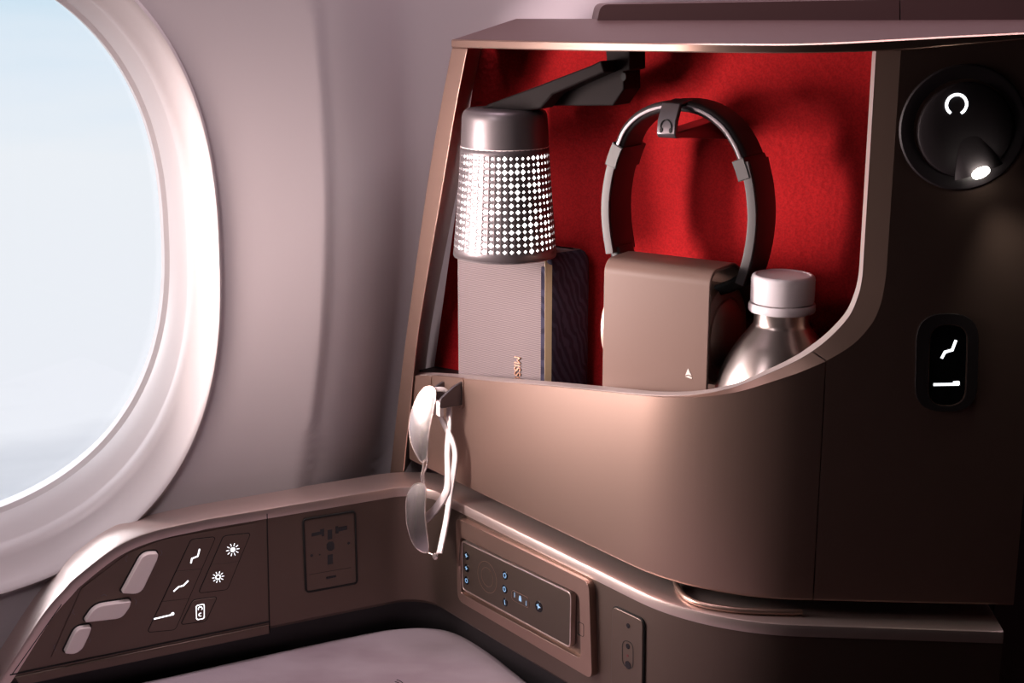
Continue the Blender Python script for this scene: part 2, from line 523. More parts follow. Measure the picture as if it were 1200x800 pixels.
# window: raised rim, flared reveal with a crease, inner frame, panes
win = bpy.data.objects.new('window_1', None); COL.objects.link(win); win['kind'] = 'structure'
win.location = FW.w(IW[0], IW[1] - IW[3], -DW)
prof = [(0, 1.012, -0.003), (0, 1.006, 0.003), (0, 0.998, 0.0045), (0, 0.988, 0.003), (0, 0.978, -0.004)]
V, F = [], []
rows = []
for _, k, c in prof: rows.append([FW.w(*sup(OW, th, k), c) for th in ths])
for f, c in ((0.2, -0.012), (0.4, -0.020), (0.55, -0.024), (0.585, -0.032), (0.62, -0.034), (0.8, -0.044), (0.95, -0.054), (1.0, -0.060)):
    rows.append([FW.w(*[(1 - f) * x + f * y for x, y in zip(sup(OW, th, 0.978), sup(IW, th))], c) for th in ths])
for r_ in rows: V += r_
for i in range(len(rows) - 1):
    for j in range(NT):
        k = (j + 1) % NT
        F.append([i * NT + j, i * NT + k, (i + 1) * NT + k, (i + 1) * NT + j])
mesh('window_frame', V, F, M['reveal'], win, angle=50, recalc=False)
V, F = [], []
for k, c in ((1.0, -0.060), (0.985, -0.064), (0.985, -0.075), (1.05, -0.075), (1.05, -0.12)):
    V += [FW.w(*sup(IW, th, k), c) for th in ths]
for i in range(4):
    for j in range(NT):
        k = (j + 1) % NT
        F.append([i * NT + j, i * NT + k, (i + 1) * NT + k, (i + 1) * NT + j])
mesh('inner_frame', V, F, M['reveal'], win, angle=30, recalc=False)
prism('window_pane', FW, [sup(IW, th, 1.04) for th in ths], -0.082, -0.079, M['glass'], win)

# cabin shell
box('floor', (-1.6, -1.2, -0.05), (1.8, 2.2, 0.0), M['carpet'], kind='structure')
box('ceiling', (-1.6, -1.2, 2.15), (1.8, 2.6, 2.2), M['shellm'], kind='structure')
box('wall_right', (1.5, -1.2, 0), (1.55, 2.2, 2.15), M['shellm'], kind='structure')
box('wall_back', (-1.6, -1.25, 0), (1.8, -1.2, 2.15), M['shellm'], kind='structure')
box('wall_side', (-1.65, -1.2, 0), (-1.6, 0.8, 2.15), M['shellm'], kind='structure')
box('wall_front', (0.47, 1.30, 0.0), (1.5, 1.34, 1.17), M['carpet'], kind='structure')

# ------------------------------------------------------------------ storage cabinet
cab = thing('storage_cabinet', 'bronze storage cabinet with a curved open pocket lined in red fabric', 'cabinet', (0.1, 1.25, ZB))
pairs = [((478, 439.5), (478, 439)), ((500, 440.5), (500, 440)), ((540, 443.3), (540, 442.8)), ((580, 447), (580, 446.5)), ((640, 452), (640, 451.5)), ((700, 458), (700, 457.4)),
         ((740, 462.3), (740, 461.6)), ((785, 465.5), (785, 464)), ((820, 465), (820, 462)), ((862, 459.5), (858, 454.5)), ((905, 447), (896, 440)),
         ((947.6, 432), (934, 423)), ((975, 419), (958, 408)), ((1000, 403), (979, 390)), ((1018, 384), (996, 370)), ((1028.5, 366), (1005, 350)),
         ((1035, 343), (1010, 330)), ((1040, 300), (1012.5, 300)), ((1045, 180), (1019, 180)), ((1048.5, 60), (1025.5, 58))]
Lo = catmull([S.hit(*a) for a, b in pairs]); Lm = catmull([S.hit(*b, -0.004) for a, b in pairs])
lid_lo = [(525, 55.5), (675, 59.5), (760, 60.5), (853, 62), (920, 62.3), (983, 61.5), (1048, 59), (1110, 54), (1160, 49.5), (1200, 46), (1225, 44)]
lid_up = [(525, 46), (675, 48.5), (760, 50), (853, 51), (920, 51.3), (983, 49.5), (1048, 46), (1110, 42.5), (1160, 40), (1200, 38), (1225, 37)]
Llo = catmull([S.hit(*q, 0.004) for q in lid_lo], 5); Lup = catmull([S.hit(*q, 0.004) for q in lid_up], 5)


def interp(l, u):
    if u <= l[0][0]: return l[0][1]
    for i in range(len(l) - 1):
        if l[i][0] <= u <= l[i + 1][0]:
            f = (u - l[i][0]) / max(l[i + 1][0] - l[i][0], 1e-9); return l[i][1] * (1 - f) + l[i + 1][1] * f
    return l[-1][1]


cols = [(o.x, o.y, m_.x, m_.y) for o, m_ in zip(Lo, Lm)]
uE = S.U[-1]
mono = [cols[0]]
for c in cols[1:]:
    mono.append((max(c[0], mono[-1][0] + 2e-5), c[1], max(c[2], mono[-1][2] + 1e-5), c[3]))
cols = mono
ul = cols[-1][0]
cols[-1] = (cols[-1][0], interp(Llo, ul) - 0.0005, cols[-1][2], interp(Llo, cols[-1][2]) - 0.0005)
for k in range(1, 25):
    u = ul + (uE - ul) * k / 24; z = interp(Llo, u) - 0.0005
    cols.append((u, z, u, z))
uS = S.hit(958.5, 600)[0]


def cut(u):
    for i in range(len(cols) - 1):
        if cols[i][0] <= u <= cols[i + 1][0]:
            f = (u - cols[i][0]) / (cols[i + 1][0] - cols[i][0])
            return i + 1, tuple(cols[i][k] * (1 - f) + cols[i + 1][k] * f for k in range(4))


def face_panel(name, cl, m, zb=ZB, th=0.020):
    V, F = [], []; NR = 10
    per = None
    for (uo, zo, um, zm) in cl:
        loop = [S.w(uo, zb + 0.002, -th), S.w(uo, zb, -th + 0.002), S.w(uo, zb, -0.0025), S.w(uo, zb + 0.0008, -0.0008), S.w(uo, zb + 0.0025, 0)]
        for k in range(1, NR + 1): loop.append(S.w(uo, zb + 0.0025 + (zo - zb - 0.0025) * k / NR, 0))
        loop += [S.w(um, zm, -0.0053), S.w(um, zm - 0.0005, -th)]
        per = len(loop); V += loop
    n = len(cl)
    for i in range(n - 1):
        for k in range(per):
            kk = (k + 1) % per
            F.append([i * per + k, i * per + kk, (i + 1) * per + kk, (i + 1) * per + k])
    F.append(list(range(per))); F.append([(n - 1) * per + k for k in range(per)][::-1])
    return mesh(name, V, F, m, cab, angle=12)


tr_c = cols[:len(Lo)]  # added band over the panel thickness, coloured as if lit
V, F = [], []
for (uo, zo, um, zm) in tr_c:
    V += [S.w(um, zm + .0003, -0.0052), S.w(um, zm + .0003, -0.0203), S.w(um, zm - .0012, -0.0203), S.w(um, zm - .0012, -0.0052)]
for i in range(len(tr_c) - 1):
    for k in range(4):
        kk = (k + 1) % 4; F.append([i * 4 + k, i * 4 + kk, (i + 1) * 4 + kk, (i + 1) * 4 + k])
F += [[0, 1, 2, 3], [(len(tr_c) - 1) * 4 + k for k in (3, 2, 1, 0)]]
mesh('lit_edge_band', V, F, M['lit_edge'], cab, angle=40, label='edge of the curved opening, painted pale as if lit')
iA, cA = cut(uS - 0.0005); iB, cB = cut(uS + 0.0005)
face_panel('pocket_front', cols[:iA] + [cA], M['bronze'])
face_panel('side_panel', [cB] + cols[iB:], M['bronze'])
V = [S.w(uS - 0.004, ZB + .004, -0.006), S.w(uS + 0.004, ZB + .004, -0.006), S.w(uS + 0.004, cA[1] - .012, -0.006), S.w(uS - 0.004, cA[1] - .012, -0.006)]
V += [S.w(uS - 0.004, ZB + .004, -0.012), S.w(uS + 0.004, ZB + .004, -0.012), S.w(uS + 0.004, cA[1] - .012, -0.012), S.w(uS - 0.004, cA[1] - .012, -0.012)]
mesh('seam_gasket', V, [[0, 1, 2, 3], [7, 6, 5, 4], [0, 4, 5, 1], [1, 5, 6, 2], [2, 6, 7, 3], [3, 7, 4, 0]], M['gasket'], cab, smooth=False)

# left upright frame
outer = catmull([S.hit(x, y, 0.003) for x, y in ((456.5, 556), (465, 480), (476, 390), (499, 225), (515, 130), (529.5, 55))], 6)
inner = catmull([S.hit(x, y, 0.003) for x, y in ((473, 556), (481, 480), (490.5, 390), (518, 225), (534, 130), (548.5, 56))], 6)
E_ = Vector((0.12, 0.993, 0))
V, F = [], []
for o_, i_ in zip(outer, inner):
    a = S.w(o_.x, o_.y, 0.003); b = S.w(i_.x, i_.y, 0.003)
    d = b + E_ * (0.075 + 0.035 * smst(i_.y, 0.8, 1.1))
    V += [a, b, d, a + (b - a) * 0.2 + E_ * 0.02]
n = len(outer)
for i in range(n - 1):
    for k in range(4):
        kk = (k + 1) % 4; F.append([i * 4 + k, i * 4 + kk, (i + 1) * 4 + kk, (i + 1) * 4 + k])
F.append([0, 1, 2, 3]); F.append([(n - 1) * 4 + k for k in (3, 2, 1, 0)])
mesh('side_frame', V, F, M['bronze'], cab, bevel=0.0015, angle=30)

# lid
V, VE = [], []
NL = 60
uL0 = S.hit(529, 50, 0.004)[0]; uL1 = uE + 0.004
for k in range(NL + 1):
    f = k / NL; u = uL0 + (uL1 - uL0) * f
    zu, zl = interp(Lup, u), interp(Llo, u)
    px_ = 605 + f * (1240 - 605); Yb = 1.452 + 0.05 * f
    r = ray(px_, 22); t_ = Yb / r.y; q = CAM + r * t_
    V += [S.w(u, zl + .001, -0.006), S.w(u, zu - .0006, -0.006), S.w(u, zu, 0.0012), q, Vector((q.x, q.y, zl))]
    VE += [S.w(u, zl, -0.006), S.w(u, zl, 0.0034), S.w(u, zl + .0008, 0.004), S.w(u, zu - .0012, 0.004), S.w(u, zu - .0001, 0.0028), S.w(u, zu - .0001, 0.0012), S.w(u, zu - .0007, -0.006)]
for nm, VV, c_, mm in (('lid', V, 5, 'lid'), ('lid_edge', VE, 7, 'bronze')):
    F = []
    for k in range(NL):
        for j in range(c_):
            jj = (j + 1) % c_; F.append([k * c_ + j, k * c_ + jj, (k + 1) * c_ + jj, (k + 1) * c_ + j])
    F.append(list(range(c_))); F.append([NL * c_ + j for j in range(c_)][::-1])
    mesh(nm, VV, F, M[mm], cab, angle=30)
# raised ledge on top of the lid, in two lengths
FT = Fr((0.1, 1.445, 1.2), (1, 0.03, 0))
p1 = roundpoly(FT.pts([(700, 24), (704, 5), (1054, -1), (1054, 24)]), [0.001, 0.012, 0.0004, 0.0004])
p2 = roundpoly(FT.pts([(1055.5, 24), (1055.5, -1), (1260, -4), (1260, 24)]), 0.0005)
prism('top_ledge', FT, p1, -0.10, 0.0, M['lid'], cab, bevel=0.002)
prism('top_ledge', FT, p2, -0.10, 0.0, M['lid'], cab, bevel=0.002)

# lining, floor of the pocket, right side
zt = 1.198
v, f = prism_vf(FB, [(-0.062, 0.0), (0.47, 0.0), (0.47, zt - ZF), (-0.002, zt - ZF)], -0.010, 0.0)
mesh('red_lining', v, f, M['red'], cab, smooth=False)
pl = [S.at(S.hit(474, 500)[0] + (S.hit(1100, 500)[0] - S.hit(474, 500)[0]) * k / 30, -0.0195) for k in range(31)]
bk = [FB.w(0.46, 0, 0), FB.w(-0.06, 0, 0)]
P = [(p.x, p.y) for p in pl] + [(b.x, b.y) for b in bk]
FZ = Fr((0, 0, 0), (1, 0, 0), (0, 1, 0))
prism('pocket_floor', FZ, P, ZF - 0.012, ZF, M['soft_black'], cab)
FX = Fr((0, 0, 0), (1, 0, 0), (0, 1, 0))
prism('cabinet_side', FX, roundpoly([(0.376, 1.083), (0.3955, 1.083), (0.3955, 1.45), (0.376, 1.45)], 0.002), ZB, 1.195, M['umber'], cab)
prism('cabinet_base', FX, [(-0.02, 1.345), (0.13, 1.15), (0.20, 1.105), (0.376, 1.095), (0.376, 1.42), (-0.02, 1.42)], ZB + 0.001, ZB + 0.012, M['black'], cab)

# ------------------------------------------------------------------ side console with curved end
con = thing('side_console', 'dark bronze console under the window with a light metal rim curving down at left', 'console', (-0.1, 1.38, 0.45))
rimpx = [(-40, 848), (0, 796.5), (48, 722), (75, 690), (90, 675), (135, 641), (180, 622), (240, 608.6)]
cv = catmull([K.hit(*q) for q in rimpx], 6)
cv = [(p.x, p.y) for p in cv]
u1 = cv[-1][0]; cv[-1] = (u1, ZL)
cv = [(u, min(z, ZL)) for u, z in cv]
uK = K.U[-1]
for k in range(1, 141): cv.append((u1 + (uK - u1) * k / 140, ZL))
WR = 0.0455


def crv_n(i):
    a = cv[max(i - 1, 0)]; b = cv[min(i + 1, len(cv) - 1)]
    d = Vector((b[0] - a[0], b[1] - a[1])).normalized(); return Vector((-d.y, d.x))


V, F = [], []
sec = [(0.0, -0.010), (0.0, -0.0035), (-0.0009, -0.0008), (-0.0028, 0.0), (-WR, 0.0), (-WR, -0.010)]
ns = len(sec)
for i, (u, z) in enumerate(cv):
    nn = crv_n(i)
    for off, h in sec:
        wd = off
        if off == -WR: wd = -WR - 0.03 * smst(u, 0.575, 0.63)
        V.append(K.w(u + nn.x * h, z + nn.y * h, wd))
for i in range(len(cv) - 1):
    for k in range(ns):
        kk = (k + 1) % ns; F.append([i * ns + k, i * ns + kk, (i + 1) * ns + kk, (i + 1) * ns + k])
F.append(list(range(ns))); F.append([(len(cv) - 1) * ns + k for k in range(ns)][::-1])
mesh('rim', V, F, M['rim'], con, angle=40)

ZP = K.hit(410, 719)[1]                                                # lower edge of the panel
V, F = [], []
th = 0.012
for i, (u, z) in enumerate(cv):
    nn = crv_n(i); ut, zt_ = u + nn.x * -0.0045, z + nn.y * -0.0045
    zb_ = min(ZP, zt_ - 0.0005)
    V += [K.w(ut, zt_, -th), K.w(ut, zt_, -0.0008), K.w(u, zb_ + (zt_ - zb_) * .5, -0.0008), K.w(u, zb_ + min(0.004, (zt_ - zb_) * .3), -0.0008), K.w(u, zb_, -0.004), K.w(u, zb_, -th)]
for i in range(len(cv) - 1):
    for k in range(6):
        kk = (k + 1) % 6; F.append([i * 6 + k, i * 6 + kk, (i + 1) * 6 + kk, (i + 1) * 6 + k])
F.append(list(range(6))); F.append([(len(cv) - 1) * 6 + k for k in range(6)][::-1])
mesh('console_panel', V, F, M['umber'], con, angle=30)
# dark recessed plinth below the panel
V, F = [], []
ks = [u for u, z in cv if u > 0.02]
for u in ks: V += [K.w(u, 0.45, -0.020), K.w(u, ZP + 0.01, -0.020), K.w(u, ZP + 0.01, -0.035), K.w(u, 0.45, -0.035)]
for i in range(len(ks) - 1):
    for k in range(4):
        kk = (k + 1) % 4; F.append([i * 4 + k, i * 4 + kk, (i + 1) * 4 + kk, (i + 1) * 4 + k])
F.append([0, 1, 2, 3]); F.append([(len(ks) - 1) * 4 + k for k in (3, 2, 1, 0)])
mesh('plinth', V, F, M['black'], con, angle=30)
# seams in the left panel
sm = stroke(FP.pts([(12, 790.5), (315.5, 728.3)]), 0.0012) + stroke(FP.pts([(313, 602), (316.3, 741)]), 0.0008) + stroke(FP.pts([(72, 708), (14, 790)]), 0.0008)
prisms('panel_seam', FP, sm, -0.002, 0.0002, M['gasket'], con, smooth=False)
rail = FP.pts([(16, 793), (315, 731.5), (315.6, 742), (24, 803)])
prism('lower_rail', FP, rail, -0.003, 0.0012, M['umber'], con, bevel=0.001)
# small lip under the pocket
lp = []
for x, y in ((792, 682), (796, 691), (806, 701), (825, 708.5), (860, 714), (900, 716.5), (940, 717)):
    r = ray(x, y); t_ = (ZL + 0.003 - CAM.z) / r.z; lp.append(CAM + r * t_)
tube('ledge_lip', catmull(lp, 6), 0.0026, M['bronze'], con)

# remote dock
dock_o = roundpoly(FD.pts([(534, 606), (690, 682.5), (693.5, 796), (536, 703)], 0.006), [0.008, 0.008, 0.008, 0.010])
dock_h = roundpoly(FD.pts([(539, 629), (679, 696), (680.5, 772), (540, 695)], 0.006), [0.005, 0.008, 0.005, 0.006])
ring('remote_dock', FD, dock_o, dock_h, -0.004, 0.006, M['bronze'], con, bevel=0.0016)
prism('dock_floor', FD, outline(dock_h, 0.002), -0.003, 0.0005, M['umber'], con)
prisms('release_mark', FD, stroke(roundpoly(FD.pts([(677, 728), (684, 731), (684, 746), (677, 743)], 0.006), 0.002), 0.0004, True), 0.0055, 0.0062, M['gasket'], con)

# cushion
FC = Fr((0, 0, 0), (1, 0, 0), (0, 1, 0))
ZC = 0.600


def onz(x, y, z):
    r = ray(x, y); t_ = (z - CAM.z) / r.z; q = CAM + r * t_; return (q.x, q.y)


cpl = [onz(x, y, ZC) for x, y in ((0, 828), (160, 796), (300, 765), (420, 739.5), (465, 732.5), (505, 731.5), (538, 738), (575, 759), (625, 798), (720, 872))]
cpl = [tuple(p) for p in catmull(cpl, 5)] + [(0.12, 0.7), (-0.52, 0.7)]
cush = thing('seat_cushion', 'mauve grey padded cushion in the corner below the console', 'cushion', (-0.1, 1.0, 0.45))
prism('cushion_pad', FC, cpl, 0.50, ZC, M['cushion'], cush, bevel=0.012, seg=4)
prism('cushion_base', FC, outline(cpl, -0.03), 0.0, 0.50, M['black'], cush)
arcs = []
for r_, a_, b_ in ((0.010, 20, 75), (0.0075, 15, 80), (0.005, 0, 90)):
    cx, cy = onz(460, 806, ZC)
    arcs += stroke([(cx + r_ * 1.1 * math.cos(R(a_ + (b_ - a_) * k / 8)), cy + r_ * 1.7 * math.sin(R(a_ + (b_ - a_) * k / 8))) for k in range(9)], 0.0008)
prisms('embroidered_mark', FC, arcs, ZC - 0.001, ZC + 0.0004, M['mark'], cush, label='dark stitched arcs', smooth=False)

# ------------------------------------------------------------------ seat control cluster
ctl = thing('seat_control_panel', 'backlit seat control cluster with three silver keys on the console end left of the socket', 'control panel', FP.w(*FP.px(180, 700), -0.001))
prism('face_plate', FP, FP.pts([(60, 770), (95, 690), (150, 648), (190, 632), (300, 612), (303, 722), (80, 768)]), -0.003, 0.0002, M['umber'], ctl)


def key(pts, r):
    p = roundpoly(FP.pts(pts), r)
    k = prism('chrome_key', FP, p, -0.002, 0.0075, M['satin'], ctl, bevel=0.0015, seg=3, label='silver seat adjuster key')
    ring('key_recess', FP, outline(p, 0.0016), outline(p, 0.0003), -0.002, 0.0006, M['gasket'], ctl)


key([(141, 692), (166, 646), (184, 645), (182, 653), (163, 693)], [0.002, 0.009, 0.003, 0.002, 0.008])
key([(97, 726), (110, 707), (152, 701), (150, 708), (141, 721)], [0.003, 0.010, 0.002, 0.002, 0.007])
key([(74, 762), (88, 733), (106, 731), (103, 740), (95, 757), (86, 763)], [0.002, 0.010, 0.003, 0.002, 0.006, 0.004])


def chev(x, y, dx, dy):
    s = 3.2
    return stroke(FP.pts([(x - dy * s - dx * s * .6, y + dx * s - dy * s * .6), (x, y), (x + dy * s - dx * s * .6, y - dx * s - dy * s * .6)]), 0.0005)


for a in ((147, 654, -1, -.2), (190, 648, 1, .2), (122, 696, 0, -1), (124, 727, 0, 1), (85, 717, -1, .2), (160, 704, 1, -.2), (63, 759, -1, .2), (106, 749, 1, -.2)):
    prisms('arrow_mark', FP, chev(*a), 0.0, 0.0004, M['graphite'], ctl, smooth=False)


def button(pts, r=0.004, parent=None, fr=FP):
    p = roundpoly(fr.pts(pts), r)
    prism('button_groove', fr, outline(p, 0.0008), -0.001, 0.0004, M['gasket'], parent)
    return prism('button', fr, p, -0.001, 0.0009, M['umber'], parent, bevel=0.0004)


def icon(fr, polys, parent, c=0.0008, m='glow', name='icon', h=0.0003):
    return prisms(name, fr, polys, c, c + h, M[m], parent, smooth=False, label='glowing white symbol' if m == 'glow' else None)


def lerp2(a, b, f): return (a[0] + (b[0] - a[0]) * f, a[1] + (b[1] - a[1]) * f)


Q = [(224, 632), (252, 629), (205, 737), (173, 740)]
tl, trr, br, bl = Q
fs = (0, 0.34, 0.665, 1)
ic = [[(233.5, 643), (231.5, 651), (224.5, 654), (223.5, 659)], [(220, 680), (214.5, 685.5), (209, 687), (203.5, 692)], [(180.5, 724.5), (201.5, 719.5)]]
for k in range(3):
    g = 0.006
    q = [lerp2(tl, bl, fs[k] + (g if k else 0)), lerp2(trr, br, fs[k] + (g if k else 0)), lerp2(trr, br, fs[k + 1]), lerp2(tl, bl, fs[k + 1])]
    rr = [0.003 if k == 0 else .0002] * 2 + [0.003 if k == 2 else .0002] * 2
    b = button(q, rr, ctl)
    pol = stroke(FP.pts(ic[k]), 0.0014)
    if k == 2: pol.append(ellipse(*FP.px(202, 718.5), 0.0016, 0.0016, 14))
    icon(FP, pol, b)
Q = [(262, 628), (293, 624.5), (266, 690), (233, 694)]; tl, trr, br, bl = Q
for k in range(2):
    q = [lerp2(tl, bl, .5 * k + .006 * k), lerp2(trr, br, .5 * k + .006 * k), lerp2(trr, br, .5 * k + .5), lerp2(tl, bl, .5 * k + .5)]
    b = button(q, [.003 if k == 0 else .0002] * 2 + [.003 if k else .0002] * 2, ctl)
    cx, cy = FP.px(*((272.5, 643.5) if k == 0 else (255.3, 675.5)))
    pol = []
    rr = 0.0024 if k == 0 else 0.0022
    if k == 0: pol.append(ellipse(cx, cy, rr, rr, 20))
    else: pol += stroke(ellipse(cx, cy, rr, rr, 20), 0.0009, True)
    for j in range(10):
        t_ = 2 * math.pi * j / 10; r0, r1 = (0.0040, 0.0063) if k == 0 else (0.0038, 0.0056)
        pol += stroke([(cx + r0 * math.cos(t_), cy + r0 * math.sin(t_)), (cx + r1 * math.cos(t_), cy + r1 * math.sin(t_))], 0.0007)
    icon(FP, pol, b)
b = button([(226, 703), (254, 699), (241, 727), (212, 731)], 0.003, ctl)
hang = roundpoly(FP.pts([(229.5, 709), (239, 707), (239, 724), (230, 725.5)]), 0.002)
pol = stroke(hang, 0.0008, True) + stroke([(FP.px(234.3, 712.5)[0] + 0.0019 * math.cos(R(a)), FP.px(234.3, 712.5)[1] + 0.0019 * math.sin(R(a))) for a in range(200, -60, -20)], 0.0008)
mx0, my0 = FP.px(234.5, 719.5)
pol.append([(mx0 + 0.0019 * math.cos(R(a)), my0 + 0.0019 * math.sin(R(a))) for a in range(60, 301, 20)] + [(mx0 + .0007 + 0.0015 * math.cos(R(a)), my0 + 0.0013 * math.sin(R(a))) for a in range(290, 69, -20)])
icon(FP, pol, b)

# ------------------------------------------------------------------ power socket
sk = thing('power_socket', 'dark universal power socket with a charging slot set into the console panel', 'socket', FP.w(*FP.px(386, 692), 0))
so_ = roundpoly(FP.pts([(355, 608.5), (416.3, 598.5), (418.8, 683), (358.5, 694)]), 0.004)
ring('socket_surround', FP, outline(so_, 0.0006), outline(so_, -0.0010), -0.002, 0.0010, M['gasket'], sk, bevel=0.0003)
pf = prism('socket_plate', FP, outline(so_, -0.0010), -0.002, 0.0004, M['umber'], sk, bevel=0.0006)
hp = lambda l: FP.pts(l)
hl = [hp([(365, 624.5), (375, 622.3), (375, 620), (379.5, 619), (379.5, 627.5), (377, 628), (377, 625.8), (365, 628.2)]),
      hp([(393, 616.5), (396, 616), (396, 617.5), (406.5, 615.5), (406.5, 620), (396.5, 622.5), (396.5, 624.5), (393, 625)]),
      hp([(383.7, 620.8), (389, 619.8), (389, 631), (383.7, 632)]), hp([(383.7, 650), (390, 648.8), (390, 660), (383.7, 661.3)]),
      hp([(382.5, 637), (385, 634.5), (389.5, 634), (391.5, 637), (391.5, 642.5), (388.5, 645), (385, 645), (382.5, 642.5)]),
      ellipse(*FP.px(365, 650.5), .0015, .0015, 14), ellipse(*FP.px(374.5, 649.5), .0009, .0009, 12), ellipse(*FP.px(408.5, 636), .0015, .0015, 14)]
for h in hl: prism('socket_hole', FP, h, -0.002, 0.0006, M['gloss_black'], sk, smooth=False)
prism('usb_slot', FP, roundpoly(hp([(382, 675.5), (393.5, 673.3), (393.5, 675.8), (382, 678)]), 0.0005), -0.002, 0.0007, M['gloss_black'], sk, label='small black charging slot')
prisms('plate_seam', FP, stroke(hp([(362, 673), (411, 664.5)]), 0.0003), 0, 0.0006, M['gasket'], sk, smooth=False)

# ------------------------------------------------------------------ remote control in its dock
rem = thing('remote_control', 'slim bronze touch remote control lying in its recessed dock', 'remote control', FD.w(*FD.px(605, 700, .005), 0.001))
CRM = 0.0065
rp = roundpoly(FD.pts([(541, 633), (669.5, 694.5), (668.5, 759.5), (541.5, 690)], CRM), [0.004, 0.006, 0.006, 0.006])
ring('edge_band', FD, outline(rp, 0.0002), outline(rp, -0.0012), 0.001, CRM + 0.0003, M['rim'], rem, bevel=0.0004)
rb = prism('remote_body', FD, outline(rp, -0.0010), 0.001, CRM, M['remote'], rem, bevel=0.0005)


def dpx(x, y): return FD.px(x, y, CRM)


kx = (FD.px(600, 700, CRM)[0] - FD.px(560, 700, CRM)[0]) / 40
cx, cy = dpx(571, 676)
prisms('touch_ring', FD, stroke(ellipse(cx, cy, 0.0155, 0.0155, 44), 0.0005, True) + stroke(ellipse(cx, cy, 0.0095, 0.0095, 36), 0.0004, True), CRM - .0003, CRM + 0.0002, M['bronze'], rem)
for (x, y, kind) in ((547, 651, 'blue'), (547, 665.5, 'blue'), (547, 680, 'blue'), (592, 674, 'grey'), (591.5, 690, 'grey'), (592, 705.5, 'grey'), (631.5, 710.5, 'blue')):
    cx, cy = dpx(x, y); r_ = 0.0042 if x < 600 else 0.0055
    b = prism('remote_button', FD, ellipse(cx, cy, r_, r_, 22), CRM - .0006, CRM + 0.0004, M['gloss_black'], rem, bevel=0.0003)
    if y == 651 or y == 665.5 or x > 600:
        s = r_ * .6
        pol = [[(cx - s, cy + s * .2), (cx - s * .1, cy + s * .9), (cx + s * .2, cy + s * .3), (cx + s, cy), (cx + s * .1, cy - s * .3), (cx - s * .2, cy - s * .9), (cx - s * .4, cy - s * .1)]]
    elif y == 680:
        pol = stroke(ellipse(cx, cy, r_ * .45, r_ * .45, 14), 0.0009, True)
    elif y == 705.5:
        pol = stroke([(cx - .0004, cy + .002), (cx + .0002, cy - .002)], 0.0011)
    else:
        pol = stroke(ellipse(cx, cy, r_ * .45, r_ * .55, 14), 0.0008, True)
    prisms('button_icon', FD, pol, CRM + .0003, CRM + .0006, M['blue'], b, smooth=False, label='pale blue lit symbol')
rk = roundpoly(FD.pts([(600, 690.5), (620, 700.5), (620, 712.5), (600, 702)], CRM), 0.004)
b = prism('remote_button', FD, rk, CRM - .0006, CRM + 0.0004, M['remote'], rem, bevel=0.0003)
prisms('button_outline', FD, stroke(rk, 0.0003, True), CRM, CRM + .0006, M['bronze'], b, smooth=False)
cx, cy = dpx(610, 701)
prisms('button_icon', FD, [[(cx - .002, cy - .0025), (cx + .002, cy - .0025), (cx + .0018, cy + .0005), (cx + .001, cy + .0028), (cx - .001, cy + .0028), (cx - .0018, cy + .0005)]] + stroke([dpx(603.5, 694), dpx(603.5, 699)], .0008) + stroke([dpx(617, 704), dpx(617, 709)], .0008), CRM + .0003, CRM + .0006, M['blue'], b, smooth=False)

# ------------------------------------------------------------------ headphone jack panel
jk = thing('headphone_jack_panel', 'narrow brown panel with headphone jack holes right of the remote dock', 'jack panel', FD.w(*FD.px(736, 800), 0))
jp = roundpoly(FD.pts([(718.7, 709.5), (754.6, 726.5), (753.5, 826), (717, 806)]), 0.006)
prism('panel_groove', FD, outline(jp, 0.0009), -0.001, 0.0003, M['gasket'], jk)
prism('jack_plate', FD, jp, -0.001, 0.0014, M['umber'], jk, bevel=0.0006)
ov = roundpoly(FD.pts([(729.5, 749), (742, 753), (742, 785), (729.5, 779)], .0014), 0.008)
prisms('oval_outline', FD, stroke(ov, 0.0005, True), 0.001, 0.0017, M['gasket'], jk)
for x, y, r_ in ((736.3, 733, .0022), (736, 757, .0024), (736, 779, .0036)):
    prism('jack_hole', FD, ellipse(*FD.px(x, y, .0014), r_, r_, 20), 0.0, 0.0018, M['gloss_black'], jk, smooth=False)
prism('indicator', FD, ellipse(*FD.px(735.5, 768, .0014), .0012, .0012, 12), 0.0, 0.0018, mat('indicator_red', (0.16, 0.03, 0.03), .4), jk, smooth=False, label='tiny dull red indicator')

# ------------------------------------------------------------------ reading light on the right face
rl = thing('reading_light', 'round black swivel reading light with a lit lens high on the dark cabinet side', 'reading light', FR_.w(*FR_.px(1128, 222), 0))
cx, cy = FR_.px(1128, 149.5); ro = FR_.px(1203, 149.5)[0] - cx
prf = [(ro, -0.002), (ro, 0.0005), (ro - .0012, 0.0016), (ro - .003, 0.0018), (ro - .0105, 0.0005), (ro - .0115, -0.003), (ro - .0125, -0.003)]
lathe('bezel', FR_.w(cx, cy, 0), FR_.n, prf, M['dial'], rl, seg=72)
dx, dy = FR_.px(1130.5, 152); ri = FR_.px(1187, 152)[0] - dx
lathe('swivel_dial', FR_.w(dx, dy, 0), FR_.n, [(ri, -0.002), (ri, 0.001), (ri - .001, 0.0028), (ri - .003, 0.0036), (ri * .5, 0.0042), (0.0, 0.0044)], M['dial'], rl, seg=72)
gx, gy = FR_.px(1121, 122.5, .0045); rr = 0.0072
icon(FR_, stroke([(gx + rr * math.cos(R(a)), gy + rr * math.sin(R(a))) for a in range(-55, 236, 10)], 0.0020), rl, 0.0042, h=0.0005)
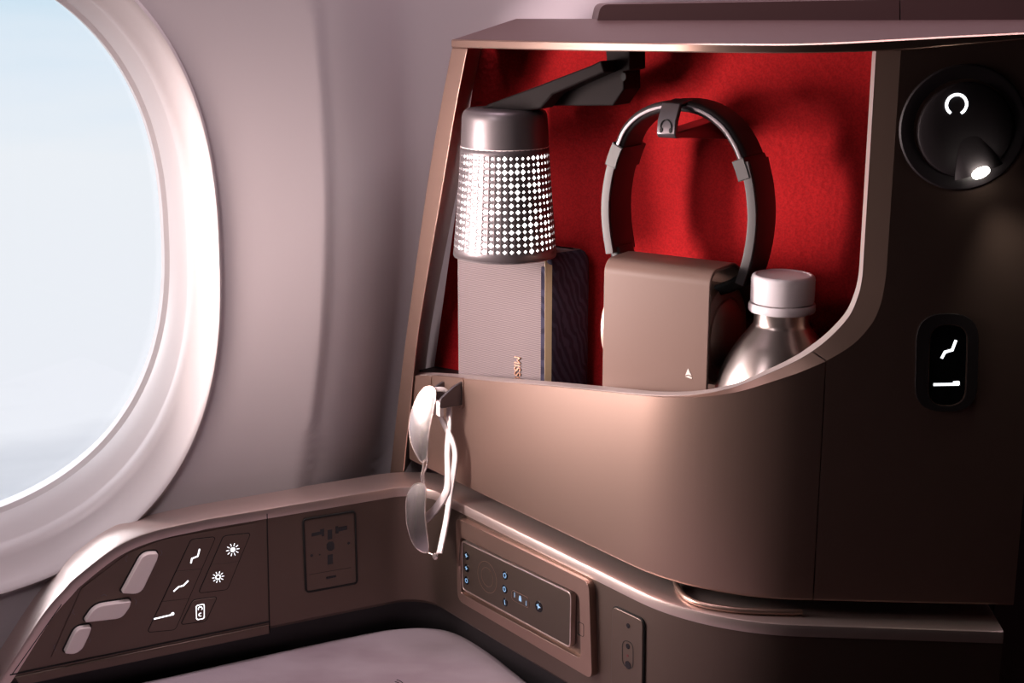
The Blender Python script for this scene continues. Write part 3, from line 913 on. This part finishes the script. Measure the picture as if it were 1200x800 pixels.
# hood rising towards the lens
V, F = [], []
ap = FR_.px(1129, 145); lx, ly = FR_.px(1146, 202)
d = Vector((lx - ap[0], ly - ap[1])); Ld = d.length; d.normalize(); sd_ = Vector((-d.y, d.x))
for i in range(9):
    f = i / 8
    for k in range(11):
        g = -1 + 2 * k / 10
        wd = 0.004 + 0.014 * f ** .8
        q = Vector(ap) + d * Ld * f * .98 + sd_ * g * wd
        V.append(FR_.w(q.x, q.y, 0.0036 + 0.0055 * f ** 1.5 * max(0, 1 - g * g) ** .6))
for i in range(8):
    for k in range(10):
        a = i * 11 + k; F.append([a, a + 1, a + 12, a + 11])
F.append([8 * 11 + k for k in range(11)])
mesh('lens_hood', V, F, M['dial'], rl, angle=60)
dv = (FR_.ex * d.x + FR_.ey * d.y)
lens_c = FR_.w(lx, ly, 0.0105)
V = []; ax1 = (FR_.ex * sd_.x + FR_.ey * sd_.y); nv = (FR_.n * 0.68 + dv * 0.74).normalized(); ax2 = nv.cross(ax1)
lathe('lens', lens_c - nv * .002, nv, [(0.0066, 0), (0.0066, 0.0012), (0.005, 0.002), (0.0, 0.0025)], M['led'], rl, seg=28, label='bright lit lens')
sl = bpy.data.lights.new('reading_beam', 'SPOT'); sl.energy = 0.4; sl.spot_size = R(100); sl.spot_blend = 1.0; sl.shadow_soft_size = 0.008; sl.color = (1.0, 0.93, 0.82)
slo = bpy.data.objects.new('reading_beam', sl); COL.objects.link(slo)
slo.location = lens_c + nv * 0.012
slo.rotation_euler = (dv * 0.9 + FR_.n * 0.25 + Vector((.1, 0, 0))).to_track_quat('-Z', 'Y').to_euler()

# ------------------------------------------------------------------ recline switch on the right face
sw = thing('seat_position_switch', 'pill shaped black touch switch with two glowing seat symbols on the cabinet side', 'switch', FR_.w(*FR_.px(1109, 478), 0))
po = roundpoly(FR_.pts([(1074, 367), (1147, 367), (1144, 481), (1071, 481)]), 0.021, 8)
ph = roundpoly(FR_.pts([(1089, 379), (1134, 379), (1131, 475), (1086, 475)]), 0.014, 8)
ring('switch_surround', FR_, po, ph, -0.002, 0.0022, M['soft_black'], sw, bevel=0.0018, seg=3)
ring('face_edge', FR_, ph, outline(ph, -0.0007), -0.002, 0.0018, M['bronze'], sw)
prism('touch_face', FR_, outline(ph, -0.0007), -0.002, 0.0010, M['gloss_black'], sw)
icon(FR_, stroke(FR_.pts([(1119.5, 399), (1115.5, 409.5), (1107, 412), (1103.5, 418.5)]), 0.0022), sw, 0.0009)
icon(FR_, stroke(FR_.pts([(1094.5, 450), (1122.5, 449.5), (1122.5, 447.5), (1117.5, 447.8)]), 0.0022), sw, 0.0009)

# ------------------------------------------------------------------ hook and headphones
CH = 0.062                                                              # headband middle, out from the lining
hk = thing('headphone_hook', 'small dark metal hook on the red lining carrying the headphones, marked with a headphone symbol', 'hook', FB.w(*FB.px(835, 165, 0), 0))
CF = 0.098
hf = roundpoly(FB.pts([(767, 160), (767.5, 140), (775, 121), (800, 121.5), (793, 142), (793, 164)], CF), [.004, .003, .006, .006, .003, .004])
hf = roundpoly(FB.pts([(767, 161), (767, 134), (793, 138), (793, 164)], CF), [.003, .004, .004, .003])
# U-shaped saddle: flat tongue from the lining ending in an upturned front plate
a_l, a_r = hf[0][0], FB.px(793, 150, CF)[0]
zb0 = min(q[1] for q in hf); zt0 = max(q[1] for q in hf)
prof_h = [(0.0, zb0 - 0.008), (0.085, zb0 + 0.0005), (CF, zb0 + 0.001), (CF + .0025, zb0 + .004), (CF + .0015, zt0 - 0.004), (CF - .006, zt0 + .010), (CF - .028, zt0 + .012), (CF - .028, zt0 + .009), (CF - .009, zt0 + .007), (CF - .003, zt0 - .006), (CF - .003, zb0 + .006), (0.085, zb0 + 0.0065), (0.0, zb0 + 0.012)]
V = [FB.w(a_l, z, c) for c, z in prof_h] + [FB.w(a_r, z, c) for c, z in prof_h]
n = len(prof_h); F = [list(range(n)), list(range(n, 2 * n))[::-1]] + [[i, (i + 1) % n, n + (i + 1) % n, n + i] for i in range(n)]
mesh('hook_saddle', V, F, M['graphite'], hk, bevel=0.001, angle=40)
ac_ = (a_l + a_r) / 2
prism('hook_base', FB, roundpoly([(a_l + .002, zb0 - .006), (a_r - .002, zb0 - .006), (a_r - .002, zb0 + .010), (a_l + .002, zb0 + .010)], .004), 0.0, 0.004, M['black'], hk, bevel=.001)
yc = zb0 + 0.0085
pol = stroke([(ac_ + 0.0050 * math.cos(R(a)), yc + 0.0018 + 0.0058 * math.sin(R(a))) for a in range(-10, 191, 20)], 0.0006)
pol += [ellipse(ac_ - .0043, yc - .001, .0013, .0022, 10), ellipse(ac_ + .0043, yc - .001, .0013, .0022, 10)]
prisms('headphone_symbol', FB, pol, CF + .001, CF + .0029, M['gasket'], hk, smooth=False)

hpn = thing('headphones', 'black over-ear headphones hanging upright on the hook against the red lining', 'headphones', FB.w(*FB.px(805, 400, CH), CH))
CFr = CH + 0.020                                                        # front edge plane of the band
arm_l = [(720.5, 180), (713.5, 205), (709.5, 235), (710, 265), (714.5, 297)]
arm_r = [(872, 190), (879, 225), (881, 262), (876, 300), (866, 333)]
arc = [(723.5, 171), (732, 152), (748, 136), (770, 126.5), (797, 124.5), (822, 131), (845, 147), (860, 168), (868, 186)]


def band(name, pxl, thick, c0, c1, m, rnd=0.0, ins=0.0):
    path = catmull([Vector(FB.px(x, y, CFr)) for x, y in pxl], 6)
    P3 = [FB.w(p.x, p.y, 0) for p in path]
    h = thick / 2
    sec_ = roundpoly([(-h, c0), (h, c0), (h, c1), (-h, c1)], rnd, 4) if rnd else [(-h, c0), (h, c0), (h, c1), (-h, c1)]
    return sweep(name, P3, sec_, m, hpn, upv=FB.n, angle=40)


band('headband', arc, 0.0095, CH - .017, CH + .019, M['soft_black'], 0.0045)
band('headband_trim', arc, 0.0035, CH + .0175, CH + .0205, M['graphite'], 0.0008)
for a in (arm_l, arm_r):
    band('arm', a, 0.0085, CH - .019, CH + .0185, M['black'], 0.0012)
    band('arm_edge', a, 0.0078, CH + .0185, CH + .0205, M['arm_silver'], 0.0006).__setitem__('label', 'satin grey front edge')
band('slider', [(724, 170), (719.5, 182), (715.5, 195)], 0.0115, CH - .021, CH + .0205, M['black'], 0.0008)
band('slider', [(864.5, 187), (869, 199), (872.5, 211)], 0.0115, CH - .021, CH + .0205, M['black'], 0.0008)
band('slider_edge', [(724, 171), (719.5, 182), (716, 194)], 0.0100, CH + .0205, CH + .0215, M['arm_silver'])
band('slider_edge', [(865, 188), (869, 199), (872.3, 210)], 0.0100, CH + .0205, CH + .0215, M['arm_silver'])
# ear cups: axis along the lining
aR = FB.px(855, 392, CH)[0] - 0.004; zR = FB.px(850, 392, CH)[1]
aL = FB.px(716, 372, CH)[0] + 0.014; zL_ = zR


def cup(a, z, sgn):
    O = FB.w(a, z, CH)
    ax = FB.ex * sgn
    def ell(r0, h): return (r0, h)
    rc = 0.044
    c = lathe('ear_cup', O, ax, [(rc * .86, -0.026), (rc, -0.022), (rc * 1.0, -0.004), (rc * .97, -0.0005), (rc * .90, 0.0005), (rc * .74, 0.0005), (rc * .73, -0.001), (rc * .70, -0.001), (rc * .69, 0.001), (rc * .6, 0.0045), (rc * .35, 0.0075), (0, 0.0085)], M['graphite2'], hpn, seg=56, angle=30)
    lathe('ear_cushion', O, ax, [(rc * .5, -0.044), (rc * .86, -0.043), (rc * .95, -0.037), (rc * .95, -0.031), (rc * .86, -0.0255), (rc * .5, -0.0255)], M['soft_black'], hpn, seg=48)
    return c


M['graphite2'] = mat('cup_shell', (0.52, 0.38, 0.32), 0.42, 0.3)
cup(aR, zR, 1); cup(aL, zL_, -1)
for a_, z_, pt in ((aR, zR, (866, 333)), (aL, zL_, (714.5, 297))):
    e = FB.px(*pt, CFr); q = [FB.w(e[0], e[1], CH), FB.w(a_ - (0.004 if a_ == aR else -.004), z_ + 0.040, CH)]
    sweep('yoke', [q[0] + Vector((0, 0, .004)), q[0].lerp(q[1], .5), q[1]], roundpoly([(-.005, -.014), (.005, -.014), (.005, .014), (-.005, .014)], .003, 3), M['black'], hpn, upv=FB.n)

# ------------------------------------------------------------------ leather saddle pouch standing in the pocket over the ear cups
pch = thing('leather_pouch', 'smooth brown grey fold-over pouch standing in the pocket between kit and bottle', 'pouch', FB.w(*FB.px(775, 440, .12), .07))
CPF = 0.117
a0_ = FB.px(707, 360, CPF)[0]; a1_ = FB.px(830, 400, CPF)[0]
ztp = FB.px(720, 300, CPF - .015)[1]
R1 = 0.013
prof_o = [(CPF, 0.001)]
for k in range(9):
    t_ = R(90 * k / 8); prof_o.append((CPF - R1 + R1 * math.cos(t_), ztp - R1 + R1 * math.sin(t_)))
prof_o += [(0.076, ztp + .0005), (0.070, ztp - .0005), (0.064, ztp - .0035), (0.030, ztp - .028), (0.012, ztp - .050), (0.006, ztp - .075), (0.005, 0.001)]
CPB = 0.005
TH = 0.003
prof_i = outline(prof_o + [(CPB + .02, -0.0), (CPF - .02, -0.0)], -TH)[:len(prof_o)]
prof_i[0] = (CPF - TH, 0.001); prof_i[-1] = (CPB + TH, 0.001)
loop = prof_o + prof_i[::-1]
V, F = [], []
NA = 8
for j in range(NA + 1):
    a = a0_ + (a1_ - a0_) * j / NA
    for c, z in loop: V.append(FB.w(a, z, c))
nl = len(loop)
for j in range(NA):
    for k in range(nl):
        kk = (k + 1) % nl; F.append([j * nl + k, j * nl + kk, (j + 1) * nl + kk, (j + 1) * nl + k])
npo = len(prof_o)
for e_ in (0, NA):
    for k in range(npo - 1):
        F.append([e_ * nl + k, e_ * nl + k + 1, e_ * nl + nl - 2 - k, e_ * nl + nl - 1 - k])
mesh('pouch_cover', V, F, M['leather'], pch, angle=40, bevel=0.0008)
tri = FB.pts([(806.5, 431.5), (803.2, 439.6), (806.8, 438.6), (810.6, 440.2)], CPF)
tr2 = FB.pts([(803, 441), (806.8, 440), (811, 441.8), (810.8, 443.8)], CPF)
prisms('triangle_logo', FB, [tri, tr2], CPF - .0005, CPF + .0004, M['white'], pch, smooth=False, label='small pale triangle emblem')

# ------------------------------------------------------------------ bottle
BX = 0.2165; BY = 1.158
def bz(y, dY=0.0):
    r = ray(917, y); t_ = (BY + dY) / r.y; return CAM.z + r.z * t_
def br_(wpx, y):
    r = ray(917, y); return wpx / FPX * (BY / r.y)
BX = ray(917, 345).x * BY / ray(917, 345).y
bot = thing('water_bottle', 'brushed metal water bottle with a pale screw cap standing behind the curved lip', 'bottle', (BX, BY, ZF))
rc = br_(37.2, 340); rr_ = br_(39, 360); rn = br_(32, 372)
ct, cb = bz(321.5), bz(351, -rc * .0)
lathe('bottle_cap', (BX, BY, 0), (0, 0, 1), [(rc * .99, cb - .001), (rc, cb), (rc, ct - .0035), (rc * .98, ct - .0012), (rc * .93, ct), (rc * .86, ct + .0002), (rc * .84, ct - .0006), (0, ct - .0008)], M['cap'], bot, seg=64, angle=50)
r0, r1 = bz(352.5), bz(363.5)
lathe('tamper_ring', (BX, BY, 0), (0, 0, 1), [(rn, r1), (rr_ * .98, r1), (rr_, r1 + .0015), (rr_, r0 - .0025), (rr_ * .97, r0 - .001), (rn, r0 - .001)], M['cap'], bot, seg=64, angle=50)
zs = lambda y: bz(y)
pb = [(rn, cb + .01), (rn, zs(366)), (rn * 1.0, zs(376)), (rn * 1.04, zs(380)), (br_(41, 390), zs(390)), (br_(52, 404), zs(404)), (br_(62.5, 422), zs(422)), (br_(70, 440), zs(440)), (br_(75, 462), zs(462)), (br_(77, 490), zs(490)), (br_(77, 520), ZF + .006), (br_(74, 520), ZF + .0012), (br_(60, 520), ZF + .0006), (0, ZF + .001)]
top = pb[:4]; mid = [tuple(q) for q in catmull(pb[3:10], 5)]
lathe('bottle_body', (BX, BY, 0), (0, 0, 1), top[:3] + mid + pb[10:], M['aluminium'], bot, seg=72, angle=60)

# ------------------------------------------------------------------ amenity kit
kit = thing('amenity_kit', 'striped grey fabric amenity kit with a vertical zip under the perforated lamp', 'toiletry bag', FB.w(*FB.px(620, 440, .05), .045))
CK = 0.058
ak1 = FB.px(643, 380, CK)[0]; ak0 = FB.px(533, 400, .042)[0]
ztk = FB.px(650, 294, CK - .02)[1]
kc = [(ak0 + .004, 0.004), (FB.px(697, 380, 0.006)[0], 0.004), (ak1, CK), (ak0, 0.042)]
kdir = (Vector(kc[3]) - Vector(kc[2])).normalized()


def kit_ring(ins, z):
    return outline(roundpoly(kc, [0.012, 0.018, 0.010, 0.010], 8), -ins)


def kface(s_, off):
    q = Vector(kc[2]) + kdir * s_ + Vector((kdir.y, -kdir.x)) * off * (1 if kdir.y * 0 - kdir.x * 1 > 0 else -1)
    return q


rowsK = [(0.004, 0.001), (0.0008, 0.004), (0, 0.010)] + [(0, 0.01 + (ztk - 0.024) * k / 8) for k in range(1, 9)] + [(0.0012, ztk - .008), (0.0035, ztk - .0035), (0.008, ztk - .0008), (0.016, ztk)]
V, F = [], []
for ins, z in rowsK:
    pk = kit_ring(ins, z); nk = len(pk)
    V += [FB.w(a, z, c) for a, c in pk]
for i in range(len(rowsK) - 1):
    for k in range(nk):
        kk = (k + 1) % nk; F.append([i * nk + k, i * nk + kk, (i + 1) * nk + kk, (i + 1) * nk + k])
F.append(list(range(nk))); F.append([(len(rowsK) - 1) * nk + k for k in range(nk)])
o = mesh('kit_body', V, F, M['kit'], kit, angle=50)
o.data.materials.append(M['kit_side'])
exl = FB.ex; 
for p in o.data.polygons:
    if p.normal.dot(FB.ex) > 0.35: p.material_index = 1  # faces turned from the light take the darkened fabric
zp = []
zc = [FB.w(ak1 - .004, 0.004, CK - .0035)]
pz = [(ak1 - .0024, z, CK - .0028) for z in [0.004 + (ztk - .016) * k / 10 for k in range(11)]] + [(ak1 - .005, ztk - .006, CK - .006), (ak1 - .009, ztk - .001, CK - .012), (ak1 - .015, ztk + .0008, CK - .022)]
sweep('zipper', [FB.w(*q) for q in pz], [(-.0032, -.0012), (.0032, -.0012), (.0032, .0012), (-.0032, .0012)], M['zip'], kit, upv=(FB.n + FB.ex).normalized())
for s_ in (-1, 1):
    sweep('zipper_tape', [FB.w(q[0] + s_ * .0025 - .0008, q[1], q[2] - s_ * .0025 - .0008) for q in pz[:11]], [(-.003, -.0012), (.003, -.0012), (.003, .0008), (-.003, .0008)], M['kit_side'], kit, upv=(FB.n + FB.ex * (1 if s_ > 0 else .4)).normalized())
tv, tf = text_mesh('MISSONI', 0.0108, 0.0006)
la, lz = FB.px(607.5, 416.5, CK - .006)
sl_ = (Vector(kc[2]) - Vector(kc[3])); tt = (la - kc[3][0]) / sl_.x
dk = sl_.normalized(); nk_ = Vector((-dk.y, dk.x))
base_ = Vector(kc[3]) + sl_ * tt
V = []
for q in tv:
    p_ = base_ + dk * q.y + nk_ * (0.0004 + q.z + .0006)
    V.append(FB.w(p_.x, lz - q.x * 0.95, p_.y))
mesh('metal_letters', V, tf, M['gold'], kit, smooth=False, label='small copper letters set vertically')

# ------------------------------------------------------------------ perforated lamp
CL = 0.072
la, _ = FB.px(591.5, 170, CL); LO = FB.w(la, 0, CL)
LY = LO.y
def lz_(y): 
    r = ray(592, y); return CAM.z + r.z * LY / r.y
def lr_(wpx, y): return wpx / FPX * LY / ray(592, y).y
lamp = thing('shelf_lamp', 'small lit lamp with a perforated metal shade hanging from a dark arm', 'lamp', (LO.x, LO.y, lz_(296)))
z_t, z_seam, z_h0, z_h1, z_b = lz_(127), lz_(171), lz_(176.5), lz_(289), lz_(297)
def shade_r(z):
    f = (z_t - z) / (z_t - z_b)
    return lr_(50.5, 140) + (lr_(60.2, 295) - lr_(50.5, 140)) * max(0, (f - .12) / .88) ** 1.15
lathe('shade_cap', LO * 1.0 - Vector((0, 0, LO.z)), (0, 0, 1), [(shade_r(z_seam), z_seam + .0004), (shade_r(z_t - .012), z_t - .009), (shade_r(z_t) * .985, z_t - .005), (shade_r(z_t) * .94, z_t - .0018), (shade_r(z_t) * .86, z_t), (0, z_t + .0005)], M['lamp_metal'], lamp, seg=64, angle=60)
NHc, NHr = 46, 15
V, F = [], []
def cyl(th, z, r_off=0): 
    r_ = shade_r(z) + r_off; return Vector((LO.x + r_ * math.cos(th), LO.y + r_ * math.sin(th), z))
zs_ = [z_h0 + (z_h1 - z_h0) * k / NHr for k in range(NHr + 1)]
idx = {}
for i in range(NHr + 1):
    for k in range(NHc):
        idx[(i, k)] = len(V); V.append(cyl(2 * math.pi * k / NHc, zs_[i]))
for i in range(NHr):
    for k in range(NHc):
        kk = (k + 1) % NHc
        A, B, C, D = idx[(i, k)], idx[(i, kk)], idx[(i + 1, kk)], idx[(i + 1, k)]
        th = 2 * math.pi * (k + .5) / NHc; zc_ = (zs_[i] + zs_[i + 1]) / 2
        g = random.choice((0.26, 0.30, 0.38, 0.42))
        dt = 2 * math.pi / NHc * g; dz = (zs_[0] - zs_[1]) * g * 1.0
        n0 = len(V)
        V += [cyl(th, zc_ + dz), cyl(th + dt, zc_), cyl(th, zc_ - dz), cyl(th - dt, zc_)]
        T_, R_, B_, L_ = n0, n0 + 1, n0 + 2, n0 + 3
        F += [[A, B, T_], [B, R_, T_], [B, C, R_], [C, B_, R_], [C, D, B_], [D, L_, B_], [D, A, L_], [A, T_, L_]]
# plain bands above and below the holes
for za, zb2 in ((z_seam, z_h0), (z_h1, z_b)):
    n0 = len(V)
    for z in (za, zb2): V += [cyl(2 * math.pi * k / NHc, z) for k in range(NHc)]
    for k in range(NHc):
        kk = (k + 1) % NHc; F.append([n0 + k, n0 + kk, n0 + NHc + kk, n0 + NHc + k])
o = mesh('perforated_shade', V, F, M['lamp_metal'], lamp, angle=60, recalc=False)
md = o.modifiers.new('wall', 'SOLIDIFY'); md.thickness = 0.0006; md.offset = 0
lathe('shade_rim', (LO.x, LO.y, 0), (0, 0, 1), [(shade_r(z_b) - .0002, z_b + .001), (shade_r(z_b) + .0004, z_b), (shade_r(z_b), z_b - .0012), (shade_r(z_b) - .002, z_b - .0016), (shade_r(z_b) - .004, z_b), (0.0, z_b + .0005)], M['lamp_metal'], lamp, seg=64)
lathe('shade_ring', (LO.x, LO.y, 0), (0, 0, 1), [(shade_r(z_seam) - .001, z_seam - .0004), (shade_r(z_seam) + .0003, z_seam - .0004), (shade_r(z_seam) + .0003, z_seam + .0004), (shade_r(z_seam) - .001, z_seam + .0004)], M['satin'], lamp, seg=64, label='thin bright ring')
lathe('diffuser', (LO.x, LO.y, 0), (0, 0, 1), [(shade_r(z) - .0028, z) for z in (z_b + .003, z_h1, (z_h0 + z_h1) / 2, z_h0, z_seam)], M['lamp_glow'], lamp, seg=48, label='glowing white diffuser')
armp = FB.pts([(560, 133), (580, 121), (640, 99), (700, 76), (712, 70), (716, 84), (655, 110), (641, 126), (600, 134)], CL)
prism('arm', FB, armp, CL - .011, CL + .011, M['arm'], lamp, bevel=.0015)
brk = FB.pts([(640, 110), (700, 88), (716, 80), (737.5, 78), (738, 104), (725, 123), (640, 123)], CL - .022)
prism('bracket', FB, brk, CL - .042, CL - .012, M['arm'], lamp, bevel=.0012)
prism('pivot', FB, ellipse(*FB.px(731, 90, CL - .012), .0025, .0035, 16), CL - .013, CL - .0112, M['gasket'], lamp)
mp_ = FB.pts([(709, 50), (738, 50), (738, 82), (712, 88)], CL - .012)
prism('mount', FB, mp_, CL - .040, CL - .012, M['arm'], lamp, bevel=.001)

# ------------------------------------------------------------------ fold-out hook and sunglasses
gk = thing('coat_hook', 'small fold-out metal hook on the left end of the pocket front holding the sunglasses', 'hook', FS.w(*FS.px(525, 480), 0))
pr = roundpoly(FS.pts([(504, 439.5), (543, 443), (542.5, 480), (505, 474)], 0.001), .005)
ring('hook_surround', FS, pr, outline(pr, -.0014), -0.002, 0.0012, M['bronze'], gk, bevel=.0005)
for x in (541.5, 520):
    a, b = FS.px(x, 446); a, b2 = FS.px(x, 474 if x > 520 else 468)
    FK = Fr(FS.w(a, 0, 0), FS.n)
    pc = roundpoly([(-.001, b), (0.010, b - .004), (0.026, b - .014), (0.027, b2 + .001), (0.004, b2), (-.001, b2)], .003)
    prism('hook_cheek', FK, pc, -.0014, .0014, M['graphite'], gk, bevel=.0006)
aL_, bL_ = FS.px(520, 461, 0); aR_, _ = FS.px(541.5, 461, 0)
sweep('hook_bar', [FS.w(aL_ - .001, bL_ - .004, .0245), FS.w(aR_ + .001, bL_ - .004, .0245)], roundpoly([(-.0075, -.0022), (.0075, -.0022), (.0075, .0022), (-.0075, .0022)], .0016, 3), M['satin'], gk, upv=FS.n)

CG = 0.0
FG = Fr(FS.w(*FS.px(503, 480, 0.030), 0.030), (0.866, -0.5, 0), (0.07, 0.121, 0.99))
sg = thing('sunglasses', 'pale aviator sunglasses hanging lens over lens from the fold-out hook', 'sunglasses', FG.w(*FG.px(500, 640, CG), CG))
up_l = [(499.4, 453.7), (492, 462.7), (484.5, 479.6), (481, 496.5), (481.6, 511), (485.5, 524.7), (494.5, 540.5), (500.5, 537), (503.3, 517), (505.5, 500), (508.4, 485), (511.2, 467), (510.7, 456), (506, 452)]
lo_l = [(480, 576), (487, 567), (497, 566.5), (500.3, 574), (499.8, 597), (501, 616), (503, 640), (501, 647), (494, 645), (487, 638), (481.4, 625), (478, 608), (477.2, 588)]


def lens(pxl):
    p = [tuple(q) for q in catmull([FG.px(x, y, CG) for x, y in pxl + pxl[:1]], 4)][:-1]
    cxx = sum(q[0] for q in p) / len(p); czz = sum(q[1] for q in p) / len(p)
    def bow(a, b): return CG + 0.0035 - 6.0 * (a - cxx) ** 2 - 1.1 * (b - czz) ** 2
    V, F = [], []; NR_ = 6; n_ = len(p)
    for side in (0, -.0009):
        for j in range(NR_ + 1):
            s = 1 - j / NR_ * .98
            V += [FG.w(cxx + (a - cxx) * s, czz + (b - czz) * s, bow(cxx + (a - cxx) * s, czz + (b - czz) * s) + side) for a, b in p]
    for sd in range(2):
        b0_ = sd * (NR_ + 1) * n_
        for j in range(NR_):
            for k in range(n_):
                kk = (k + 1) % n_; F.append([b0_ + j * n_ + k, b0_ + j * n_ + kk, b0_ + (j + 1) * n_ + kk, b0_ + (j + 1) * n_ + k])
        F.append([b0_ + NR_ * n_ + k for k in range(n_)])
    for k in range(n_):
        kk = (k + 1) % n_; F.append([k, kk, (NR_ + 1) * n_ + kk, (NR_ + 1) * n_ + k])
    mesh('lens', V, F, M['lens'], sg, angle=60)
    path = [FG.w(a, b, bow(a, b) - .0004) for a, b in p]
    sweep('lens_rim', path, [(.0008 * math.cos(R(60 * k)), .0008 * math.sin(R(60 * k))) for k in range(6)], M['wire'], sg, closed=True, angle=60, upv=FG.n)


lens(up_l); lens(lo_l)
for q in ([(497, 539), (496.5, 548), (494.5, 558), (496, 567)], [(502, 535), (501, 545), (497, 556), (499, 568)]):
    tube('bridge', catmull([FG.w(*FG.px(x, y, CG), CG + .001) for x, y in q], 5), .0010, M['wire'], sg, seg=8)


def temple(pxl, cs, w0, w1):
    path = catmull([FG.w(*FG.px(x, y, c), c) for (x, y), c in zip(pxl, cs)], 6)
    sweep('temple', path, roundpoly([(-.0020, -.0008), (.0020, -.0008), (.0020, .0008), (-.0020, .0008)], .0006, 2), M['temple'], sg, upv=FG.n, scale=lambda f: w0 + (w1 - w0) * f, angle=60)


temple([(510, 456), (521, 457), (526.3, 468), (526.3, 496), (524.5, 528), (525, 566), (521, 580), (507, 600), (487, 617.5)], [CG, CG - .006, CG - .014, CG - .013, CG - .013, CG - .013, CG - .012, CG - .012, CG - .010], 1.1, 2.2)
temple([(509.5, 470), (514, 483), (522, 500), (530, 516), (533.5, 532), (532, 550), (528, 575), (523, 610), (517.5, 637), (515, 648)], [CG, CG - .006, CG - .012, CG - .012, CG - .013, CG - .013, CG - .014, CG - .010, CG - .004, CG], 1.3, 1.6)
lathe('hinge', FG.w(*FG.px(510.5, 651.5, CG), CG - .002), FG.n, [(.0028, 0), (.0034, .001), (.0034, .003), (.0022, .004), (0, .004)], M['wire'], sg, seg=16)
tube('hinge_bar', [FG.w(*FG.px(516, 646, CG), CG), FG.w(*FG.px(510.5, 651.5, CG), CG), FG.w(*FG.px(502, 647, CG), CG)], .0011, M['wire'], sg, seg=8)
